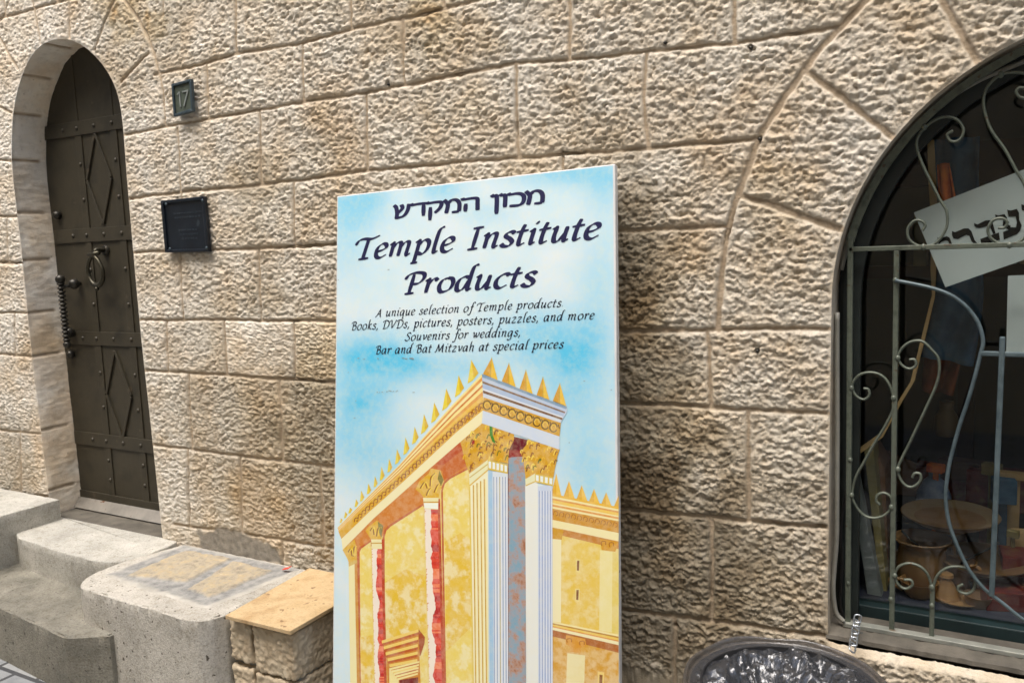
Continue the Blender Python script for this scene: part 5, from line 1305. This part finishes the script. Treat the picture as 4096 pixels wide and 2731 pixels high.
# hanging textiles
def drape(pl, pr, Y, name, mat, label, cat, amp=.02, mats=None):
    b = MB(); n = len(pl); m = 12
    A = [q5(*p, Y) for p in pl]; B_ = [q5(*p, Y) for p in pr]
    A = [Vector(p) for p in crspline([tuple(p) for p in A], 5)]; B_ = [Vector(p) for p in crspline([tuple(p) for p in B_], 5)]
    for i, (a, c) in enumerate(zip(A, B_)):
        for k in range(m+1):
            t = k/m; p = a*(1-t)+c*t; p.y += amp*math.sin(t*9+i*.13); b.v.append(p)
    for i in range(len(A)-1):
        for k in range(m): b.f.append([i*(m+1)+k, i*(m+1)+k+1, (i+1)*(m+1)+k+1, (i+1)*(m+1)+k]); b.c.append(None); b.m.append(0)
    o = b.build(name, mat, smooth='all'); sm = o.modifiers.new("thickness", 'SOLIDIFY'); sm.thickness = .004
    return tag(o, label, cat)
drape([(700, 470), (712, 700), (740, 900), (720, 1200), (690, 1400), (640, 1600)], [(940, 450), (935, 700), (950, 1000), (960, 1300), (930, 1500), (900, 1650)], .30, "hanging_textile", M['bluecloth'], "blue woven textile hanging inside the shop window", "textile")
drape([(715, 600), (722, 760), (728, 900), (725, 1010)], [(780, 590), (810, 740), (835, 880), (850, 1010)], .17, "hanging_textile", M['orange'], "bright orange patterned textile hanging above the lettered notice", "textile")
M['darkred'] = mat_mottled('dark_red_textile', lin(70, 26, 18), lin(112, 48, 26), 18, .9, c3=lin(140, 74, 36))
drape([(735, 1020), (725, 1200), (690, 1350), (655, 1600), (640, 1780)], [(900, 1020), (905, 1200), (890, 1400), (850, 1600), (800, 1800)], .34, "hanging_textile", M['darkred'], "dark red and brown textile hanging below the lettered notice", "textile")
b = MB(); pl = [q5(*p, .22) for p in [(665, 470), (672, 700), (685, 900), (682, 1150), (690, 1280)]]; pr = [q5(*p, .22) for p in [(700, 470), (712, 700), (722, 900), (710, 1150), (705, 1290)]]
pl += [W(3200+.8485*x, 1400+.849*y, .22) for x, y in [(520, 150), (470, 230), (380, 390), (255, 480), (215, 540)]]; pr += [W(3200+.8485*x, 1400+.849*y, .22) for x, y in [(540, 145), (480, 245), (390, 410), (265, 500), (222, 545)]]
for i in range(len(pl)-1): b.prism([pl[i], pr[i], pr[i+1], pl[i+1]], (0, .012, 0))
tag(b.build("wooden_strip", M['wood_pale']), "curved pale wooden edge strip inside the shop window", "strip")
# pottery (prof: radius, height)
def pot(name, px, Y, prof, mat, label, cat, handle=None, z=None):
    p = W(*px, Y); p.z = SH if z is None else z
    root = thing(name, label, cat, p); b = MB(); b.lathe(p, prof, 32); b.build("body", mat, root, smooth=True)
    if handle:
        b = MB(); h0, h1, ro, sgn = handle; pts = [p+Vector((sgn*(prof[-1][0] if 0 else ro*.75), 0, h1)), p+Vector((sgn*(ro*1.35), 0, h1*.98)), p+Vector((sgn*ro*1.4, 0, (h0+h1)/2)), p+Vector((sgn*ro*.8, 0, h0))]
        b.tube([Vector(q) for q in crspline([tuple(q) for q in pts], 5)], .006, 8); b.build("handle", mat, root, smooth='all')
    return root
z6p = lambda x, y: (3200+.8485*x, 1400+.849*y)
bowl = [(0, .0), (.05, .0), (.055, .012), (.11, .03), (.145, .052), (.15, .056), (.143, .055), (.105, .036), (.05, .018), (0, .016)]
def dish(px, Y, z, s, mat, label, tilt, cat="plate", rimmat=None, name="pottery_plate"):
    p = W(*px, Y); root = thing(name, label, cat, p); q = Vector((0, -math.sin(tilt), math.cos(tilt)))
    b = MB(); b.lathe(p, [(r*s, h*s) for r, h in bowl], 40, axis=q); b.build("body", mat, root, smooth=True)
    if rimmat:
        b = MB(); b.lathe(p, [(.147*s, .0575*s), (.135*s, .0535*s), (.112*s, .0425*s), (.108*s, .0410*s)], 40, axis=q); o = b.build("glazed_band", rimmat, root, smooth='all')
    return root, p
dish(z6p(705, 845), .40, 0, .84, M['clay'], "large pottery bowl with cream lettered rim on a wire stand in the window", .03, "bowl", M['clay_pale'], "pottery_bowl")
dish(z6p(870, 1050), .36, 0, .78, M['clay'], "oval tan pottery plate below the big bowl in the window", .03)
st = thing("plate_stand", "thin dark wire stand under the big pottery bowl", "stand", W(*z6p(705, 900), .40)); b = MB()
pp = W(*z6p(705, 860), .40)
for s_ in (-1, 1):
    pts = [pp+Vector((s_*.12, -.03, .0)), pp+Vector((s_*.09, -.05, -.02)), pp+Vector((s_*.03, -.05, -.07)), pp+Vector((s_*.02, -.05, SH-pp.z+.005))]; b.tube([Vector(q) for q in crspline([tuple(q) for q in pts], 6)], .003, 6)
b.build("wire", M['cable_black'], st, smooth='all')
jug = [(0, 0), (.055, 0), (.066, .02), (.07, .06), (.066, .10), (.06, .125), (.07, .14), (.082, .147), (.080, .150), (.066, .142), (.055, .12), (.058, .06), (0, .01)]
pot("pottery_jar", z6p(570, 1150), .33, [(r*.92, h*.92) for r, h in jug], M['clay_dark'], "brown wide mouthed pottery jar at the left of the window display", "jar")
cup = [(0, 0), (.028, 0), (.036, .008), (.046, .03), (.05, .05), (.052, .055), (.048, .054), (.042, .03), (.03, .01), (0, .008)]
pot("pottery_bowl", z6p(560, 1205), .25, [(r*.95, h*.8) for r, h in cup], M['clay_lit'], "small shallow tan bowl with a side handle nearest the glass at left", "bowl", (.012, .04, .05, -1))
pot("pottery_cup", z6p(600, 1140), .33, [(r*.82, h*1.05) for r, h in cup], M['clay_dark'], "small brown pottery cup in front of the brown jar", "cup", (.012, .045, .04, 1))
pot("pottery_cup", z6p(745, 1150), .34, [(0, 0), (.026, 0), (.03, .005), (.026, .03), (.036, .06), (.046, .082), (.043, .082), (.03, .06), (0, .03)], M['clay_lit'], "tall flared tan pottery cup under the oval plate", "cup", (.03, .07, .035, 1))
pot("pottery_bell", z6p(688, 1215), .26, [(0, 0), (.036, 0), (.034, .012), (.022, .035), (.014, .052), (.012, .058), (.018, .062), (.016, .07), (.008, .074), (0, .075)], M['clay_lit'], "small bell shaped pottery piece beside the small saucer", "pottery")
pot("pottery_saucer", z6p(745, 1240), .25, [(0, 0), (.03, 0), (.05, .008), (.056, .012), (.05, .011), (.03, .006), (0, .005)], M['clay_lit'], "small flat tan saucer at the front of the window display", "saucer")
pot("pottery_cup", z6p(480, 1090), .40, [(r*.7, h) for r, h in cup], M['clay_dark'], "small dark cup half hidden behind the left scroll of the grille", "cup")
# leaning books, boxes, figures
def leaning(name, cor, Y, th, mat, label, cat):
    q = [W(x, y, Y+dy) for x, y, dy in cor]; b = MB(); b.prism(q, (0, th, 0)); return tag(b.build(name, mat, bevel=.002), label, cat)
zz6 = lambda x, y, d=0: (*z6p(x, y), d)
leaning("book", [zz6(300, 460, .1), zz6(345, 450, .1), zz6(415, 1195), zz6(385, 1195)], .24, .10, M['book_b'], "olive brown book leaning behind the grey one in the window", "book")
leaning("book", [zz6(235, 600, .08), zz6(270, 590, .08), zz6(395, 1205), zz6(325, 1205)], .20, .05, M['book_a'], "grey book leaning nearest the glass at the window's left", "book")
leaning("book", [zz6(350, 470, .1), zz6(400, 560, .1), zz6(425, 1190), zz6(405, 1195)], .30, .14, M['book_c'], "brown book leaning last in the row of books in the window", "book")
leaning("picture_board", [zz6(380, 460, .1), zz6(560, 540, .1), zz6(560, 690, .06), zz6(425, 680, .06)], .62, .01, M['book_c'], "brown board standing behind the books in the window", "board")
def pbox(name, px, Y, size, mat, label, rot=0, z=SH):
    p = W(*px, Y); b = MB(); b.box((p.x, Y, z+size[2]/2), size, Matrix.Rotation(rot, 3, 'Z')); return tag(b.build(name, mat, bevel=.002), label, "box")
pbox("printed_box", z6p(1000, 1250), .30, (.16, .12, .05), M['redbox'], "flat red and gold printed box at the right of the window display", .3)
pbox("printed_box", z6p(1080, 1100), .42, (.14, .10, .10), M['redbox'], "upright red printed box behind the oval plate", .1)
pbox("printed_box", z6p(800, 640), .75, (.30, .08, .12), M['redbox'], "long red box at the back of the window display", 0, W(*z6p(800, 640), .75).z-.06)
rg = random.Random(31)
goods = [("small yellow card box", M['book_b'], 905, 560, .62, (.05, .03, .035)), ("tiny orange box", M['orange'], 640, 555, .60, (.045, .03, .025)), ("pale slim box", M['wood_pale'], 1010, 590, .58, (.09, .03, .02)),
 ("blue box", M['bluecloth'], 960, 660, .55, (.06, .05, .07)), ("red gift box", M['redbox'], 880, 640, .66, (.10, .05, .10)), ("brown wooden box", M['darkwood'], 760, 560, .72, (.12, .06, .06)), ("small yellow tag box", M['book_b'], 1005, 865, .45, (.03, .02, .02)), ("tan carton", M['wood_pale'], 1045, 930, .50, (.05, .04, .10))]
for nm, mt, gx_, gy_, Yg, sz in goods:
    p = W(*z6p(gx_, gy_), Yg); b = MB(); b.box((p.x, Yg, p.z), sz, Matrix.Rotation(rg.uniform(-.4, .4), 3, 'Z'))
    if p.z-sz[2]/2 > SH+.02: b.box((p.x, Yg+.005, (SH+p.z-sz[2]/2)/2), (sz[0]*.35, sz[1]*.35, p.z-sz[2]/2-SH))
    tag(b.build("gift_box", mt, bevel=.002), nm+" among the goods behind the big pottery bowl in the window", "box")
pot("pottery_cup", z6p(905, 1190), .30, [(r*.75, h*.9) for r, h in cup], M['clay_lit'], "small tan cup below the oval plate next to the red box", "cup", (.012, .04, .036, 1))
pot("pottery_bowl", z6p(840, 1225), .24, [(r*.7, h*.6) for r, h in cup], M['clay_dark'], "tiny brown dish right of the flat saucer", "bowl")
pot("pottery_jug", z6p(640, 1165), .40, [(0, 0), (.03, 0), (.042, .02), (.044, .05), (.028, .085), (.022, .10), (.03, .115), (.026, .115), (.018, .10), (0, .09)], M['clay_lit'], "slim necked tan jug behind the small brown cup", "jug", (.04, .10, .03, 1))
pot("figurine", z6p(630, 700), .62, [(0, 0), (.05, 0), (.048, .03), (.03, .07), (.014, .085), (.018, .10), (.014, .118), (0, .122)], M['glaze_blue'], "small blue and white glazed figure behind the big bowl", "figurine", None, W(*z6p(630, 720), .62).z)
pot("bottle", z6p(690, 330), .8, [(0, 0), (.032, 0), (.036, .02), (.034, .06), (.02, .085), (.022, .09), (.022, .11), (0, .112)], M['clay_pale'], "small pale bottle standing deep inside the shop", "bottle", None, W(*z6p(690, 400), .8).z)

# ------------------------------------------------------------------ litter bin with its plastic liner, chain
BC, BR, BZ = Vector((-.395, -.34, 0)), .207, .592
bn = thing("litter_bin", "round black litter bin under the shop window", "bin", (BC.x, BC.y, .12))
b = MB(); b.lathe((BC.x, BC.y, .12), [(0, 0), (BR*.80, 0), (BR*.82, .02), (BR*.88, BZ-.15), (BR*.9, BZ-.12), (BR*.88, BZ-.12), (BR*.78, .03), (0, .03)], 48); b.build("body", M['bin'], bn, smooth=True)
b = MB(); b.lathe((BC.x, BC.y, BZ-.01), [(BR*.985, -.02), (BR*1.01, -.02), (BR*1.015, -.006), (BR*.985, -.006), (BR*.985, -.02)], 48); b.build("rim", M['bin'], bn, smooth=True)
b = MB(); nth = 170; prof = []
for i in range(12): prof.append((1.15-.06*(i/11)**2, -.26+.240*i/11))       # outside skirt
for i in range(9): a = math.pi*i/8; prof.append((1.062+.028*math.cos(a), -.004+.012*math.sin(a)))
n_in = len(prof)
for i in range(1, 40): t = i/39; prof.append((1.034-.984*t, -.002-.085*t**.9))
nt2 = len(prof); rg = random.Random(12)
for j, (r, z) in enumerate(prof):
    ins = max(0, (j-n_in)/(nt2-n_in)); outw = max(0, (11-j)/11.0)
    for i in range(nth):
        th = 2*math.pi*i/nth
        if j > n_in+1: th += rg.uniform(-.3, .3)*2*math.pi/nth
        c, s = math.cos(th), math.sin(th)
        q = Vector((c*r*2.3, s*r*2.3, 0))
        w1 = mnoise.noise_vector(q*1.3)*.45
        f1 = abs(mnoise.noise(q*1.0+w1)); f2 = abs(mnoise.noise(q*2.4+w1*2+Vector((5, 3, 1)))); f3 = abs(mnoise.noise(q*5.5+w1*3+Vector((9, 1, 4))))
        rad_ = abs(mnoise.noise(Vector((c*7, s*7, 3+z*1.5)))); rad2 = mnoise.noise(Vector((c*16, s*16, 9)))
        d = -min(1, ins*6)*(.05*rad_)+outw*(.12*rad_+.05*rad2)
        rim = math.exp(-((j-15)/5.0)**2); d += .015*rim*mnoise.noise(Vector((c*3, s*3, 2)))
        k_ = min(1, ins*4)
        dz_ = k_*(.062*f1+.032*f2*(1-.5*ins)+.012*f3*(1-ins)+.004)+rim*.010*mnoise.noise(Vector((c*2.2, s*2.2, 7)))
        rr = BR*(r+d); b.v.append(Vector((BC.x+rr*c, BC.y+rr*s, BZ+z+dz_)))
for j in range(nt2-1):
    for i in range(nth):
        q = [j*nth+i, j*nth+(i+1) % nth, (j+1)*nth+(i+1) % nth, (j+1)*nth+i]
        if j < n_in: b.f.append(q); b.c.append(None); b.m.append(0)
        else:
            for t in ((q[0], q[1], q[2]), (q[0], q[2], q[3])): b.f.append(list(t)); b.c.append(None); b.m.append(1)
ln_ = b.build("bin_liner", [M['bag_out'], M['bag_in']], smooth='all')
me = ln_.data; me.polygons.foreach_set("use_smooth", [p.material_index == 0 or (p.index % 5 < 3) for p in me.polygons])
tag(ln_, "crumpled translucent grey plastic liner folded over the litter bin rim", "plastic bag")
ch = thing("chain", "short steel link chain hanging from the grille corner to the bin", "chain", W(3429, 2470, .03))
pa, pb_ = W(3432, 2462, .026), W(3408, 2600, -.10)
nlk = 6
for i in range(nlk):
    t = (i+.5)/nlk; c = pa+(pb_-pa)*t; ax = (pb_-pa).normalized(); hl = (pb_-pa).length/nlk*.5+.0045
    sd_ = Vector((1, 0, 0)) if i % 2 == 0 else Vector((.25, 1, 0)); sd_ = (sd_-ax*sd_.dot(ax)).normalized(); pts = []
    for k in range(20):
        a = 2*math.pi*k/20; pts.append(c+ax*((hl-.006)*(1 if math.cos(a) > 0 else -1)*min(1, abs(math.cos(a))*3)+.006*math.cos(a))+sd_*(.0085*math.sin(a)))
    b = MB(); b.tube(pts, .0021, 6, closed=True); b.build("link", M['steel'], ch, smooth='all')
# bolts left in the wall
for hx, hy, lb in ((2661, 172, "dark bolt stub in the joint high above the leaning sign"), (3003, 192, "dark bolt hole plug beside the top of the window arch stones"), (3040, 556, "dark bolt head in the joint beside the arch stones"), (3030, 1403, "rusty bolt stub low in the wall left of the shop window"), (1555, 338, "small rusty nail in the wall above the leaning sign's left corner")):
    p = W(hx, hy, -.004); b = MB(); b.lathe(p, [(0, -.006), (.0035, -.005), (.0045, 0), (.0045, .016)], 10, axis=(0, 1, 0)); tag(b.build("wall_bolt", M['iron_dark'], smooth='all'), lb, "bolt", "bolts left in the wall")

# ------------------------------------------------------------------ the other side of the alley: unseen boxes sized to block sky and sun
b = MB(); b.box((-13.5, -5.0, 3.4), (20, 1.2, 6.6)); b.box((7.0, -5.0, 4.2), (20.9, 1.2, 8.2)); tag(b.build("unseen_opposite_building", M['opposite']), "plain unseen building across the alley, sized to shade the wall", "building")
